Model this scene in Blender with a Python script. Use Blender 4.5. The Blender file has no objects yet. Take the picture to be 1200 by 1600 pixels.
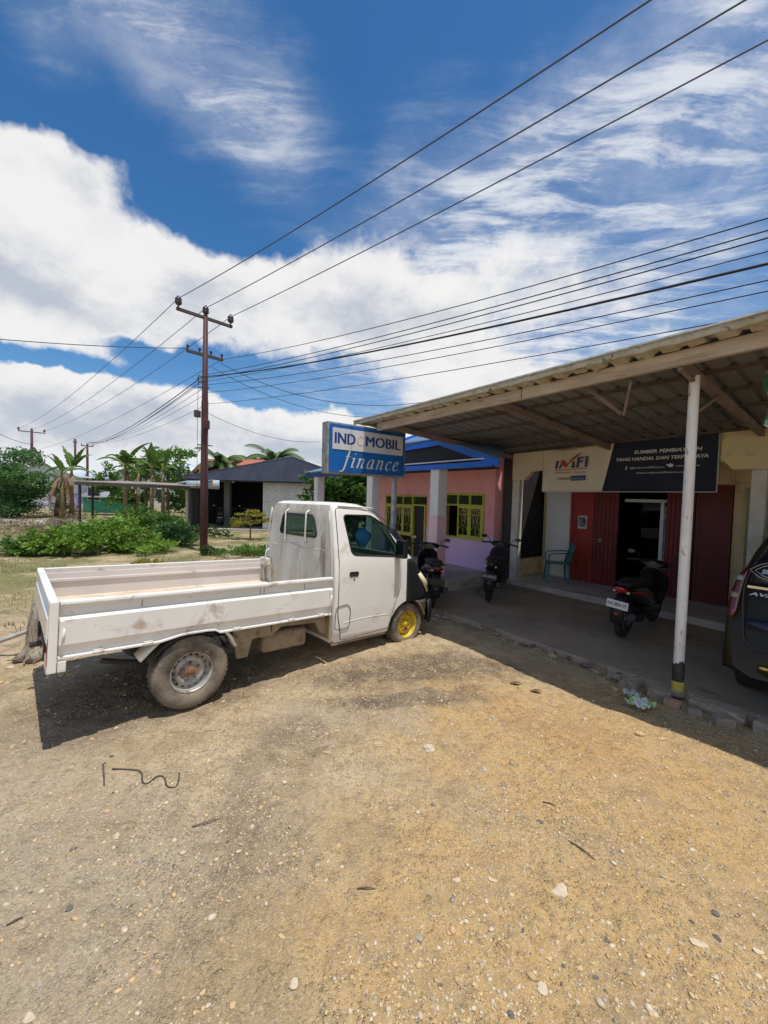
import bpy, bmesh, math, random
import numpy as np
from mathutils import Vector, Matrix, Euler
random.seed(7); rng = np.random.default_rng(7)
sc = bpy.context.scene
COL = sc.collection
R = math.radians; PI = math.pi
def V(*a): return Vector(a)

# ------------------------------------------------------------------ camera
CAM_PITCH, CAM_ROLL, CAM_H, FPX = 0.0400, 0.0264, 1.865, 634.8
cd = bpy.data.cameras.new('camera'); cam = bpy.data.objects.new('camera', cd); COL.objects.link(cam)
cd.sensor_fit = 'AUTO'; cd.sensor_width = 36; cd.lens = FPX/1600*36
cd.clip_start = 0.05; cd.clip_end = 3000
def camera_basis():
    cr, sr = math.cos(CAM_ROLL), math.sin(CAM_ROLL); cp, sp = math.cos(CAM_PITCH), math.sin(CAM_PITCH)
    Rz = Matrix(((cr,-sr,0),(sr,cr,0),(0,0,1))); Rx = Matrix(((1,0,0),(0,cp,-sp),(0,sp,cp)))
    B = Matrix(((1,0,0),(0,0,-1),(0,1,0)))
    return Rz @ Rx @ B            # rows: right, down, forward in world axes
CB = camera_basis()
mw = Matrix((CB[0], -CB[1], -CB[2])).transposed().to_4x4(); mw.translation = (0,0,CAM_H)
cam.matrix_world = mw
sc.camera = cam

# ------------------------------------------------------------------ sun, view, world
SUN_EL = R(75.5); SUN_FROM = Vector((0.74,-0.67,0)).normalized()
sun_dir = SUN_FROM*math.cos(SUN_EL) + V(0,0,math.sin(SUN_EL))
ld = bpy.data.lights.new('sun','SUN'); ld.energy = 4.3; ld.angle = R(0.5); ld.color = (1.0,0.965,0.915)
so = bpy.data.objects.new('sun', ld); COL.objects.link(so); so.rotation_euler = sun_dir.to_track_quat('Z','Y').to_euler()
so.location = (5,-5,30)
sc.view_settings.view_transform = 'Standard'; sc.view_settings.look = 'None'
sc.view_settings.exposure = 0.0; sc.view_settings.gamma = 1.0

class NT:
    """small helper around a node tree"""
    def __init__(s, nt): s.nt = nt; s.N = nt.nodes; s.L = nt.links
    def n(s, t, **kw):
        x = s.N.new(t)
        for k, v in kw.items(): setattr(x, k, v)
        return x
    def set(s, sock, v):
        if hasattr(v, 'bl_idname') or isinstance(v, bpy.types.NodeSocket): s.L.new(v, sock)
        else: sock.default_value = v
    def math(s, op, a, b=0.0, c=None, clamp=False):
        x = s.n('ShaderNodeMath', operation=op, use_clamp=clamp)
        s.set(x.inputs[0], a); s.set(x.inputs[1], b)
        if c is not None: s.set(x.inputs[2], c)
        return x.outputs[0]
    def vm(s, op, a, b=None, scale=None):
        x = s.n('ShaderNodeVectorMath', operation=op); s.set(x.inputs[0], a)
        if b is not None: s.set(x.inputs[1], b)
        if scale is not None: s.set(x.inputs['Scale'], scale)
        return x.outputs['Value'] if op in ('DOT_PRODUCT','LENGTH','DISTANCE') else x.outputs[0]
    def noise(s, vec, scale, detail=4, rough=.55, dist=0.0, col=False):
        x = s.n('ShaderNodeTexNoise'); 
        if vec is not None: s.L.new(vec, x.inputs['Vector'])
        s.set(x.inputs['Scale'], scale); x.inputs['Detail'].default_value = detail
        x.inputs['Roughness'].default_value = rough; x.inputs['Distortion'].default_value = dist
        return x.outputs['Color' if col else 'Fac']
    def ss(s, v, a, b, lo=0.0, hi=1.0):
        x = s.n('ShaderNodeMapRange', interpolation_type='SMOOTHSTEP'); s.set(x.inputs[0], v)
        for i, q in enumerate((a,b,lo,hi)): s.set(x.inputs[i+1], q)
        return x.outputs[0]
    def mix(s, f, a, b, mode='MIX'):
        x = s.n('ShaderNodeMix', data_type='RGBA', blend_type=mode)
        s.set(x.inputs[0], f)
        for i, q in ((6,a),(7,b)):
            if isinstance(q, (tuple,list)): q = tuple(q)+((1,) if len(q)==3 else ())
            s.set(x.inputs[i], q)
        return x.outputs[2]
    def mapping(s, vec, scale=(1,1,1), rot=(0,0,0), loc=(0,0,0)):
        x = s.n('ShaderNodeMapping'); s.L.new(vec, x.inputs[0])
        x.inputs['Scale'].default_value = scale; x.inputs['Rotation'].default_value = rot; x.inputs['Location'].default_value = loc
        return x.outputs[0]

def pix_dir(px, py):
    return (CB.transposed() @ Vector(((px-600)/FPX, (py-800)/FPX, 1))).normalized()

def build_world():
    w = bpy.data.worlds.new('World'); sc.world = w; w.use_nodes = True
    t = NT(w.node_tree); t.N.clear()
    out = t.n('ShaderNodeOutputWorld'); bg = t.n('ShaderNodeBackground'); t.L.new(bg.outputs[0], out.inputs[0])
    bg.inputs[1].default_value = 0.11
    sky = t.n('ShaderNodeTexSky', sky_type='NISHITA'); sky.sun_disc = False
    sky.sun_elevation = SUN_EL; sky.sun_rotation = math.atan2(SUN_FROM.x, SUN_FROM.y)
    sky.air_density = 1.0; sky.dust_density = 0.3; sky.ozone_density = 4.5
    hs = t.n('ShaderNodeHueSaturation'); hs.inputs['Saturation'].default_value = 1.25; hs.inputs['Value'].default_value = 1.12; hs.inputs['Hue'].default_value = 0.498
    t.L.new(sky.outputs[0], hs.inputs['Color'])
    geo = t.n('ShaderNodeTexCoord'); d = geo.outputs['Generated']
    # turbulent warp of the view direction
    wn = t.noise(d, 3.0, 5, .6, col=True)
    wv = t.vm('SCALE', t.vm('SUBTRACT', wn, (.5,.5,.5)), scale=0.16)
    wn2 = t.noise(d, 14.0, 4, .6, col=True)
    wv2 = t.vm('SCALE', t.vm('SUBTRACT', wn2, (.5,.5,.5)), scale=0.05)
    dw = t.vm('ADD', t.vm('ADD', d, wv), wv2)
    def field(blobs, vec):
        tot = None
        for (px, py, rx, ry, ang, amp) in blobs:
            c = pix_dir(px, py); right = V(0,0,1).cross(c); right = -right.normalized(); up = right.cross(c).normalized()
            if up.z < 0: up = -up
            a = R(ang); e1 = (right*math.cos(a)+up*math.sin(a)); e2 = (-right*math.sin(a)+up*math.cos(a))
            # angular size of the patch
            sx = pix_dir(px+rx*math.cos(a), py-rx*math.sin(a)).angle(c); sy = pix_dir(px-ry*math.sin(a), py-ry*math.cos(a)).angle(c)
            u = t.vm('DOT_PRODUCT', vec, tuple(e1/sx)); v = t.vm('DOT_PRODUCT', vec, tuple(e2/sy))
            r2 = t.math('ADD', t.math('MULTIPLY', u, u), t.math('MULTIPLY', v, v))
            g = t.math('POWER', 2.718, t.math('MULTIPLY', r2, -1.0))
            f = t.math('MULTIPLY', g, t.math('GREATER_THAN', t.vm('DOT_PRODUCT', vec, tuple(c)), 0.0))
            f = t.math('MULTIPLY', f, amp)
            tot = f if tot is None else t.math('ADD', tot, f)
        return tot
    # heavy cumulus patches (plus) and clear gaps (minus)
    cum = field(CUMULUS, dw)
    n1 = t.noise(d, 9.0, 8, .62)
    n3 = t.noise(d, 34.0, 5, .6)
    hor = t.ss(t.vm('DOT_PRODUCT', d, (0,0,1)), 0.0, 0.9, 0.0, 1.0)
    behind = t.ss(t.vm('DOT_PRODUCT', d, (.15,-1,0)), -.12, .35, 0.0, .52)       # unseen cloud added behind the viewer as white fill for the shade
    den = t.math('ADD', t.math('ADD', cum, behind), t.math('MULTIPLY', t.math('SUBTRACT', n1, .5), 1.15))
    den = t.math('ADD', den, t.math('MULTIPLY', t.math('SUBTRACT', n3, .5), 0.34))
    cm = t.ss(den, 0.24, 0.80, 0.0, 0.97)
    # thin streaked cirrus on a flat layer
    sx = t.n('ShaderNodeSeparateXYZ'); t.L.new(d, sx.inputs[0])
    zz = t.math('MAXIMUM', sx.outputs[2], 0.04)
    cx = t.n('ShaderNodeCombineXYZ'); t.L.new(t.math('DIVIDE', sx.outputs[0], zz), cx.inputs[0]); t.L.new(t.math('DIVIDE', sx.outputs[1], zz), cx.inputs[1])
    pv = t.vm('ADD', cx.outputs[0], t.vm('SCALE', t.vm('SUBTRACT', t.noise(cx.outputs[0], 1.2, 3, .5, col=True), (.5,.5,.5)), scale=0.35))
    st = t.noise(t.mapping(pv, (.8,4.0,1), (0,0,R(40))), 1.9, 10, .66)
    st2 = t.noise(t.mapping(pv, (1.5,2.2,1), (0,0,R(20)), (3,7,0)), 2.4, 7, .68)
    cir = field(CIRRUS, dw)
    cden = t.math('MULTIPLY', cir, t.ss(t.math('ADD', t.math('MULTIPLY', st, .6), t.math('MULTIPLY', st2, .4)), 0.32, 0.74))
    ci = t.math('MAXIMUM', t.ss(cden, 0.02, 0.95, 0.0, 0.86), t.math('MULTIPLY', t.ss(cir, .15, 1.0), t.ss(st2, .25, .75, .08, .42)))
    # cloud shade: bright tops, blue-grey bellies
    bell = field(BELLIES, dw)
    n2 = t.noise(t.mapping(d, (1,1,1.6)), 6.5, 7, .62)
    sh = t.ss(t.math('ADD', bell, t.math('MULTIPLY', t.math('ADD', t.math('SUBTRACT', n2, .5), .04), 2.1)), 0.0, 0.95)
    edge = t.ss(den, 0.45, 0.95)
    sh = t.math('MULTIPLY', sh, edge)
    ccol = t.mix(sh, (8.3,8.2,8.1), (4.7,5.1,5.8))
    skc = t.mix(t.math('MULTIPLY', ci, 1.0), hs.outputs[0], (7.4,7.6,8.0))
    fin = t.mix(cm, skc, ccol)
    # pale air near the horizon
    hz = t.ss(sx.outputs[2], 0.0, 0.10, 0.55, 0.0)
    fin = t.mix(hz, fin, (6.8,7.4,8.6))
    t.L.new(fin, bg.inputs[0])
CUMULUS = [ # px, py, rx, ry, tilt, amount (photograph pixels of a 1200 wide frame, turned into directions)
    (40,310,170,120,-12,1.0), (130,420,300,100,-8,.85), (20,470,200,90,0,.8), (430,455,260,85,-3,.75), (620,430,200,90,10,.45),
    (560,515,300,45,-12,.6), (760,470,240,90,12,.38), (960,440,300,80,15,.22), (760,600,260,40,5,.4), (1050,520,200,60,10,.2),
    (120,620,220,52,-6,1.25), (300,660,280,52,-6,1.15), (520,665,220,45,0,1.0), (60,700,260,50,0,.9), (760,640,160,40,0,.5),
    (60,210,80,40,-30,.75), (190,265,45,40,-30,.5),
    (60,550,180,17,-2,-1.3), (330,580,150,22,-14,-1.35), (500,605,160,20,-8,-1.1), (400,320,190,75,20,-.9), (330,270,120,80,0,-.6), (20,130,120,60,0,-.7),
    (250,110,260,90,0,-.6),(620,150,260,120,0,-.5)]
CIRRUS = [(230,70,270,90,-25,.95), (420,150,150,80,-35,.6), (880,290,380,110,33,1.0), (1120,130,220,140,35,.85), (1040,390,280,90,20,.85),
    (700,380,260,110,25,1.0), (650,210,120,60,50,.3), (700,560,400,90,10,.7), (60,60,60,50,0,.3), (900,560,300,60,10,.7)]
BELLIES = [(30,425,90,40,0,.7), (160,490,260,40,0,.35), (480,490,240,40,0,.40), (230,640,180,26,0,.6), (80,665,160,30,0,.7), (400,700,250,30,0,.6), (700,480,220,45,10,.3)]
build_world()

# ------------------------------------------------------------------ materials
MATS = {}
def mat(name, c, rough=.6, metal=0.0, c2=None, sc_=4.0, lo=.4, hi=.65, c3=None, sc3=14.0, lo3=.55, hi3=.7, bump=0.0, bsc=40.0,
        stretch=(1,1,1), spec=.5, coat=0.0, trans=0.0, world=False):
    if name in MATS: return MATS[name]
    m = bpy.data.materials.new(name); m.use_nodes = True; t = NT(m.node_tree); t.N.clear()
    out = t.n('ShaderNodeOutputMaterial'); b = t.n('ShaderNodeBsdfPrincipled'); t.L.new(b.outputs[0], out.inputs[0])
    tc = t.n('ShaderNodeTexCoord')
    vec = tc.outputs['Object'] if not world else t.n('ShaderNodeNewGeometry').outputs['Position']
    if stretch != (1,1,1): vec = t.mapping(vec, stretch)
    col = tuple(c)+(1,)
    if c2 is not None:
        col = t.mix(t.ss(t.noise(vec, sc_, 6, .6), lo, hi), c, c2)
    if c3 is not None:
        col = t.mix(t.ss(t.noise(vec, sc3, 7, .65, .3), lo3, hi3), col, c3)
    if isinstance(col, tuple): b.inputs['Base Color'].default_value = col
    else: t.L.new(col, b.inputs['Base Color'])
    b.inputs['Roughness'].default_value = rough; b.inputs['Metallic'].default_value = metal
    b.inputs['Specular IOR Level'].default_value = spec
    if coat: b.inputs['Coat Weight'].default_value = coat; b.inputs['Coat Roughness'].default_value = .08
    if bump:
        bn = t.n('ShaderNodeBump'); bn.inputs['Strength'].default_value = 1.0; bn.inputs['Distance'].default_value = bump
        t.L.new(t.noise(vec, bsc, 6, .65), bn.inputs['Height']); t.L.new(bn.outputs[0], b.inputs['Normal'])
    if trans:
        tl = t.n('ShaderNodeBsdfTranslucent'); mx = t.n('ShaderNodeMixShader'); mx.inputs[0].default_value = trans
        if isinstance(col, tuple): tl.inputs[0].default_value = col
        else: t.L.new(col, tl.inputs[0])
        t.L.new(b.outputs[0], mx.inputs[1]); t.L.new(tl.outputs[0], mx.inputs[2]); t.L.new(mx.outputs[0], out.inputs[0])
    MATS[name] = m
    return m
def glass_mat(name, tint=(.25,.3,.32), clear=.35, rough=.03):
    if name in MATS: return MATS[name]
    m = bpy.data.materials.new(name); m.use_nodes = True; t = NT(m.node_tree); t.N.clear()
    out = t.n('ShaderNodeOutputMaterial'); mx = t.n('ShaderNodeMixShader')
    b = t.n('ShaderNodeBsdfPrincipled'); b.inputs['Base Color'].default_value = (.01,.013,.015,1); b.inputs['Roughness'].default_value = rough
    b.inputs['Coat Weight'].default_value = .6
    tr = t.n('ShaderNodeBsdfTransparent'); tr.inputs[0].default_value = tuple(tint)+(1,)
    mx.inputs[0].default_value = clear
    t.L.new(b.outputs[0], mx.inputs[1]); t.L.new(tr.outputs[0], mx.inputs[2]); t.L.new(mx.outputs[0], out.inputs[0])
    MATS[name] = m
    return m

# ------------------------------------------------------------------ mesh builder
class MB:
    def __init__(s): s.v = []; s.f = []; s.sm = []
    def add(s, vs, fs, smooth=False):
        o = len(s.v); s.v += [tuple(p) for p in vs]; s.f += [tuple(i+o for i in f) for f in fs]; s.sm += [smooth]*len(fs)
        return s
    def box(s, x0, x1, y0, y1, z0, z1, M=None):
        vs = [V(x,y,z) for z in (z0,z1) for y in (y0,y1) for x in (x0,x1)]
        if M: vs = [M@p for p in vs]
        return s.add(vs, [(0,2,3,1),(4,5,7,6),(0,1,5,4),(2,6,7,3),(0,4,6,2),(1,3,7,5)])
    def beam(s, a, b, w, h, up=(0,0,1)):
        a = Vector(a); b = Vector(b); d = (b-a).normalized(); u = Vector(up)
        x = d.cross(u)
        if x.length < 1e-4: x = d.cross(V(1,0,0))
        x.normalize(); y = x.cross(d).normalized()
        vs = [p + x*w/2*i + y*h/2*j for p in (a,b) for i,j in ((-1,-1),(1,-1),(1,1),(-1,1))]
        return s.add(vs, [(0,1,2,3),(7,6,5,4),(0,4,5,1),(1,5,6,2),(2,6,7,3),(3,7,4,0)])
    def prism(s, poly, a, b, plane='xz', M=None, smooth=False):
        """poly of 2D points extruded along the missing axis from a to b"""
        def P(p, w):
            q = {'xz': (p[0],w,p[1]), 'yz': (w,p[0],p[1]), 'xy': (p[0],p[1],w)}[plane]
            return M@Vector(q) if M else Vector(q)
        n = len(poly); vs = [P(p,a) for p in poly]+[P(p,b) for p in poly]
        s.add(vs, [tuple(range(n)), tuple(range(2*n-1, n-1, -1))])
        return s.add(vs, [(i, i+n, (i+1)%n+n, (i+1)%n) for i in range(n)], smooth)
    def loft(s, rings, close=True, cap=True, smooth=True):
        n = len(rings[0]); vs = [p for r in rings for p in r]; fs = []
        for k in range(len(rings)-1):
            for i in range(n if close else n-1):
                j = (i+1)%n; fs.append((k*n+i, k*n+j, (k+1)*n+j, (k+1)*n+i))
        o = len(s.v); s.add(vs, fs, smooth)
        if cap:
            s.f += [tuple(o+i for i in range(n-1,-1,-1)), tuple(o+(len(rings)-1)*n+i for i in range(n))]; s.sm += [False,False]
        return s
    def tube(s, pts, r, n=8, cap=True, flat=1.0):
        pts = [Vector(p) for p in pts]; rings = []; ref = None
        for i, p in enumerate(pts):
            d = (pts[min(i+1,len(pts)-1)]-pts[max(i-1,0)])
            if d.length < 1e-9: d = V(0,0,1)
            d.normalize()
            if ref is None: ref = d.orthogonal().normalized() if abs(d.z) > .9 else V(0,0,1).cross(d).normalized()
            x = (ref - d*ref.dot(d))
            if x.length < 1e-5: x = d.orthogonal()
            x.normalize(); y = d.cross(x); ref = x
            rr = r[i] if isinstance(r, (list,tuple)) else r
            rings.append([p + x*math.cos(a)*rr + y*math.sin(a)*rr*flat for a in (2*PI*k/n for k in range(n))])
        return s.loft(rings, True, cap)
    def lathe(s, prof, n=24, o=(0,0,0), axis='z', cap=False):
        o = Vector(o); rings = []
        for r, h in prof:
            ring = []
            for k in range(n):
                a = 2*PI*k/n; c, q = r*math.cos(a), r*math.sin(a)
                ring.append(o + {'z': V(c,q,h), 'y': V(c,h,q), 'x': V(h,c,q)}[axis])
            rings.append(ring)
        return s.loft(rings, True, cap)
    def ball(s, c, rx, ry=None, rz=None, n=10, m=7, M=None):
        ry = ry or rx; rz = rz or rx; c = Vector(c); rings = []
        for i in range(m+1):
            p = PI*i/m; pr = max(math.sin(p), .02)
            rings.append([c+V(rx*pr*math.cos(2*PI*k/n), ry*pr*math.sin(2*PI*k/n), -rz*math.cos(p)) for k in range(n)])
        if M: rings = [[M@p for p in r] for r in rings]
        return s.loft(rings)
    def xf(s, M): s.v = [tuple(M@Vector(p)) for p in s.v]; return s
    def mesh(s, name='mesh'):
        me = bpy.data.meshes.new(name); me.from_pydata(s.v, [], s.f)
        me.polygons.foreach_set('use_smooth', s.sm); me.update()
        return me
    def build(s, name, m, parent=None, bevel=0.0, seg=2, label=None, fix=True):
        me = s.mesh(name)
        if fix:
            bm = bmesh.new(); bm.from_mesh(me); bmesh.ops.recalc_face_normals(bm, faces=bm.faces); bm.to_mesh(me); bm.free()
        return link(name, me, m, parent, bevel, seg, label)
def link(name, me, m, parent=None, bevel=0.0, seg=2, label=None):
    o = bpy.data.objects.new(name, me); COL.objects.link(o)
    for q in (m if isinstance(m, (list,tuple)) else [m]): me.materials.append(q)
    if parent: o.parent = parent
    if bevel:
        b = o.modifiers.new('bevel','BEVEL'); b.width = bevel; b.segments = seg; b.limit_method = 'ANGLE'; b.angle_limit = R(40)
    if label: o['label'] = label
    return o
def thing(name, label, cat, loc=(0,0,0), rz=0.0, group=None, rot=None):
    o = bpy.data.objects.new(name, None); COL.objects.link(o); o.empty_display_size = .1
    o.location = loc; o.rotation_euler = rot if rot else (0,0,rz)
    return tag(o, label, cat, group)
def tag(o, label, cat, group=None):
    o['label'] = label; o['category'] = cat
    if group: o['group'] = group
    return o
def kids(o): return [c for c in bpy.data.objects if c.parent == o]
def copy_tree(o, parent=None):
    c = o.copy(); COL.objects.link(c)
    if parent: c.parent = parent
    for k in kids(o): copy_tree(k, c)
    return c
def boolean(me, cutters, op='DIFFERENCE'):
    """returns a new mesh = me (op) each cutter mesh; temporary objects are removed"""
    o = bpy.data.objects.new('tmp', me); COL.objects.link(o); tmp = []
    for c in cutters:
        q = bpy.data.objects.new('tmpc', c); COL.objects.link(q); tmp.append(q)
        b = o.modifiers.new('b','BOOLEAN'); b.operation = op; b.object = q; b.solver = 'EXACT'
    dg = bpy.context.evaluated_depsgraph_get(); dg.update()
    r = bpy.data.meshes.new_from_object(o.evaluated_get(dg), depsgraph=dg)
    for q in tmp: bpy.data.objects.remove(q)
    bpy.data.objects.remove(o)
    return r
def text_mesh(s, size, depth=.002, shear=0.0, bold=0.0, width=None, align='LEFT', space=1.0):
    cu = bpy.data.curves.new('txt','FONT'); cu.body = s; cu.size = size; cu.extrude = depth; cu.shear = shear; cu.offset = bold
    cu.align_x = align; cu.space_character = space; cu.resolution_u = 3
    o = bpy.data.objects.new('txt', cu); COL.objects.link(o)
    dg = bpy.context.evaluated_depsgraph_get(); dg.update()
    me = bpy.data.meshes.new_from_object(o.evaluated_get(dg), depsgraph=dg)
    bpy.data.objects.remove(o)
    xs = [v.co.x for v in me.vertices]
    if width and xs:
        k = width/(max(xs)-min(xs)); x0 = min(xs) if align == 'LEFT' else 0
        for v in me.vertices: v.co.x = (v.co.x-x0)*k
    return me
def place_mesh(me, M): me.transform(M); return me
def frame_m(o, x, y):
    """matrix with origin o and axes x, y (z = x cross y)"""
    x = Vector(x).normalized(); y = Vector(y).normalized(); z = x.cross(y)
    m = Matrix((x,y,z)).transposed().to_4x4(); m.translation = o
    return m
# shop frame: u runs along the shop front away from the camera, n runs into the building
O_ = V(2.91,3.90,0); U_ = V(math.cos(2.24), math.sin(2.24), 0); N_ = V(math.sin(2.24), -math.cos(2.24), 0)
SHOP_RZ = 2.24           # local x = u ; local y = -n
def S(u, n, z=0): return O_ + U_*u + N_*n + V(0,0,z)
def smooth_noise(x, y, seed=0):
    """cheap value noise on arrays"""
    xi = np.floor(x).astype(int); yi = np.floor(y).astype(int); fx = x-xi; fy = y-yi
    fx = fx*fx*(3-2*fx); fy = fy*fy*(3-2*fy)
    def h(a, b):
        k = (a*374761393 + b*668265263 + seed*1442695041) & 0xffffffff
        k = ((k ^ (k >> 13))*1274126177) & 0xffffffff
        return ((k ^ (k >> 16)) & 0xffff)/65535.0
    return (h(xi,yi)*(1-fx)+h(xi+1,yi)*fx)*(1-fy) + (h(xi,yi+1)*(1-fx)+h(xi+1,yi+1)*fx)*fy
def fbm(x, y, seed=0, oct=4):
    t = 0; a = 1; s = 0
    for i in range(oct): t = t + a*smooth_noise(x*2**i, y*2**i, seed+i); s += a; a *= .5
    return t/s

# ------------------------------------------------------------------ ground
def ground_material():
    m = bpy.data.materials.new('dirt'); m.use_nodes = True; t = NT(m.node_tree); t.N.clear()
    out = t.n('ShaderNodeOutputMaterial'); b = t.n('ShaderNodeBsdfPrincipled'); t.L.new(b.outputs[0], out.inputs[0])
    b.inputs['Roughness'].default_value = .95; b.inputs['Specular IOR Level'].default_value = .15
    P = t.n('ShaderNodeNewGeometry').outputs['Position']
    sp = t.n('ShaderNodeSeparateXYZ'); t.L.new(P, sp.inputs[0]); X, Y = sp.outputs[0], sp.outputs[1]
    def blob(x, y, rx, ry, ang=0, src=None):
        v = t.mapping(t.vm('SUBTRACT', src or Pw, (x,y,0)), (1,1,0), (0,0,R(-ang)))
        v = t.vm('MULTIPLY', v, (1/rx,1/ry,0)); return t.ss(t.vm('LENGTH', v), .35, 1.0, 1.0, 0.0)
    Pw = t.vm('ADD', P, t.vm('SCALE', t.vm('SUBTRACT', t.noise(P, 1.6, 5, .6, col=True), (.5,.5,.5)), scale=1.1))
    big = t.noise(P, .55, 5, .6); mid = t.noise(P, 2.6, 7, .66); fine = t.noise(P, 22, 6, .7); grit = t.noise(P, 90, 3, .7)
    col = t.mix(t.ss(mid, .34, .66), (.38,.275,.155), (.58,.445,.27))
    och = t.math('MAXIMUM', blob(1.5,3.0,2.6,1.6,-35), t.math('MULTIPLY', blob(.6,1.7,1.8,1.0,0), .9))
    och = t.math('MAXIMUM', och, t.math('MULTIPLY', blob(1.6,1.5,1.5,1.2,0), .7))
    col = t.mix(t.math('MULTIPLY', och, t.ss(mid, .28, .62, .35, 1.0)), col, (.56,.355,.135))
    och2 = t.math('MULTIPLY', blob(1.35,3.3,1.5,.35,-40), t.ss(fine, .3, .6))
    col = t.mix(t.math('MULTIPLY', och2, .6), col, (.47,.24,.075))
    gry = t.math('MAXIMUM', blob(-1.5,1.8,1.3,1.0,20), blob(-.1,3.4,1.3,.45,10))
    gry = t.math('MAXIMUM', gry, t.math('MULTIPLY', blob(-2.6,2.6,1.2,1.2,20), .8))
    col = t.mix(t.math('MULTIPLY', gry, t.ss(mid, .3, .6, .3, .85)), col, (.41,.33,.225))
    # oily and muddy stains with edges of their own, plus shade painted under the truck
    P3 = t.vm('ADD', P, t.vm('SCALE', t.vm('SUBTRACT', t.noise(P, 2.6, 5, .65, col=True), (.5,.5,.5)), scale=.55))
    oil_shade = None
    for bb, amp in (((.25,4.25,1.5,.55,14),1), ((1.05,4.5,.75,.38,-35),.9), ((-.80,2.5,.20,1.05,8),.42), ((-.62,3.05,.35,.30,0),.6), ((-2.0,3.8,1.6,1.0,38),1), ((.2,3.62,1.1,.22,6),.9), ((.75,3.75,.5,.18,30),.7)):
        q = t.math('MULTIPLY', blob(*bb, src=P3), amp); oil_shade = q if oil_shade is None else t.math('MAXIMUM', oil_shade, q)
    col = t.mix(t.math('MULTIPLY', oil_shade, t.ss(t.math('ADD', t.math('MULTIPLY', fine, .4), t.math('MULTIPLY', t.noise(P, 4.5, 6, .7), .6)), .34, .54, .35, .95)), col, (.125,.088,.056))
    track = t.math('MULTIPLY', blob(-.55,1.7,.35,1.6,4), t.ss(mid, .35, .65, .1, .5))
    col = t.mix(track, col, (.24,.18,.11))
    # fine stones: cells of differing tone
    vo = t.n('ShaderNodeTexVoronoi'); t.L.new(P, vo.inputs['Vector']); vo.inputs['Scale'].default_value = 62
    cell = t.n('ShaderNodeSeparateXYZ'); t.L.new(vo.outputs['Color'], cell.inputs[0])
    inst = t.math('MULTIPLY', t.ss(vo.outputs['Distance'], .25, .42, 1, 0), t.math('GREATER_THAN', cell.outputs[0], .45))
    stc = t.mix(cell.outputs[1], (.24,.175,.11), (.68,.54,.36))
    patch = t.ss(t.noise(P, 1.3, 4, .6), .38, .6, .15, .85)
    col = t.mix(t.math('MULTIPLY', t.math('MULTIPLY', inst, patch), .68), col, stc)
    col = t.mix(t.ss(fine, .42, .70, 0, .5), col, (.22,.17,.12))
    col = t.mix(t.ss(grit, .48, .72, 0, .5), col, (.74,.63,.47))
    # weedy and dry patches farther off
    far = t.ss(t.math('ADD', t.math('SUBTRACT', Y, X), 0), 9.5, 15.0)
    grs = t.math('MULTIPLY', far, t.ss(t.noise(P, .8, 7, .7), .40, .54))
    gcol = t.mix(t.ss(fine, .35, .65), (.10,.13,.035), (.30,.26,.12))
    col = t.mix(t.math('MULTIPLY', grs, .92), col, gcol)
    drk = t.math('MULTIPLY', t.ss(t.math('SUBTRACT', Y, X), 4, 9), t.ss(t.noise(P, 1.9, 7, .7), .5, .66))
    col = t.mix(t.math('MULTIPLY', drk, .7), col, (.19,.15,.08))
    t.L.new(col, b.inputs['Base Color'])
    clod = t.ss(t.noise(P, 9, 5, .7), .5, .72)
    h = t.math('ADD', t.math('MULTIPLY', fine, .8), t.math('MULTIPLY', grit, .35)); h = t.math('ADD', h, t.math('MULTIPLY', clod, .5))
    h = t.math('ADD', h, t.math('MULTIPLY', t.math('MULTIPLY', inst, patch), .35))
    bn = t.n('ShaderNodeBump'); bn.inputs['Distance'].default_value = .03; bn.inputs['Strength'].default_value = 1.0
    t.L.new(h, bn.inputs['Height']); t.L.new(bn.outputs[0], b.inputs['Normal'])
    return m
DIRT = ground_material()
def axis_coords(lo, hi, step, far, grow=1.16):
    a = list(np.arange(lo, hi+1e-6, step)); s = step
    while a[-1] < far: s *= grow; a.append(a[-1]+s)
    s = step
    while a[0] > -far: s *= grow; a.insert(0, a[0]-s)
    return np.array(a)
def apron_dist(x, y):
    """distance (inwards positive) behind the kerb line"""
    dx, dy = x-O_.x, y-O_.y
    return dx*N_.x + dy*N_.y, dx*U_.x + dy*U_.y
def ground_z(x, y):
    near = np.clip(1-(np.hypot(x, y-4)-5)/25, 0, 1)
    z = (fbm(x*.5+9, y*.5+3, 3, 3)-.5)*.10*near + (fbm(x*3, y*3, 5, 4)-.5)*.035*near + (fbm(x*14, y*14, 11, 3)-.5)*.024*np.clip(1-(np.hypot(x,y-3)-4)/5,0,1)
    n, u = apron_dist(x, y)
    inside = np.clip((n+.25)/.3, 0, 1)*np.clip((u+30)/2, 0, 1)
    z = z*(1-inside*.9) - inside*.03
    # settle the wheels
    return z
gx = axis_coords(-3.6, 4.4, .036, 900); gy_ = axis_coords(1.0, 6.2, .036, 900)
GX, GY = np.meshgrid(gx, gy_); GZ = ground_z(GX, GY)
nx, ny = len(gx), len(gy_)
gm = bpy.data.meshes.new('ground')
gv = np.stack([GX.ravel(), GY.ravel(), GZ.ravel()], 1)
ii = (np.arange(ny-1)[:,None]*nx + np.arange(nx-1)[None,:]).ravel()
gf = np.stack([ii, ii+1, ii+1+nx, ii+nx], 1)
gm.vertices.add(len(gv)); gm.vertices.foreach_set('co', gv.ravel().astype(np.float32))
gm.loops.add(gf.size); gm.loops.foreach_set('vertex_index', gf.ravel().astype(np.int32))
gm.polygons.add(len(gf)); gm.polygons.foreach_set('loop_start', np.arange(0, gf.size, 4, dtype=np.int32)); gm.polygons.foreach_set('loop_total', np.full(len(gf), 4, dtype=np.int32))
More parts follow.
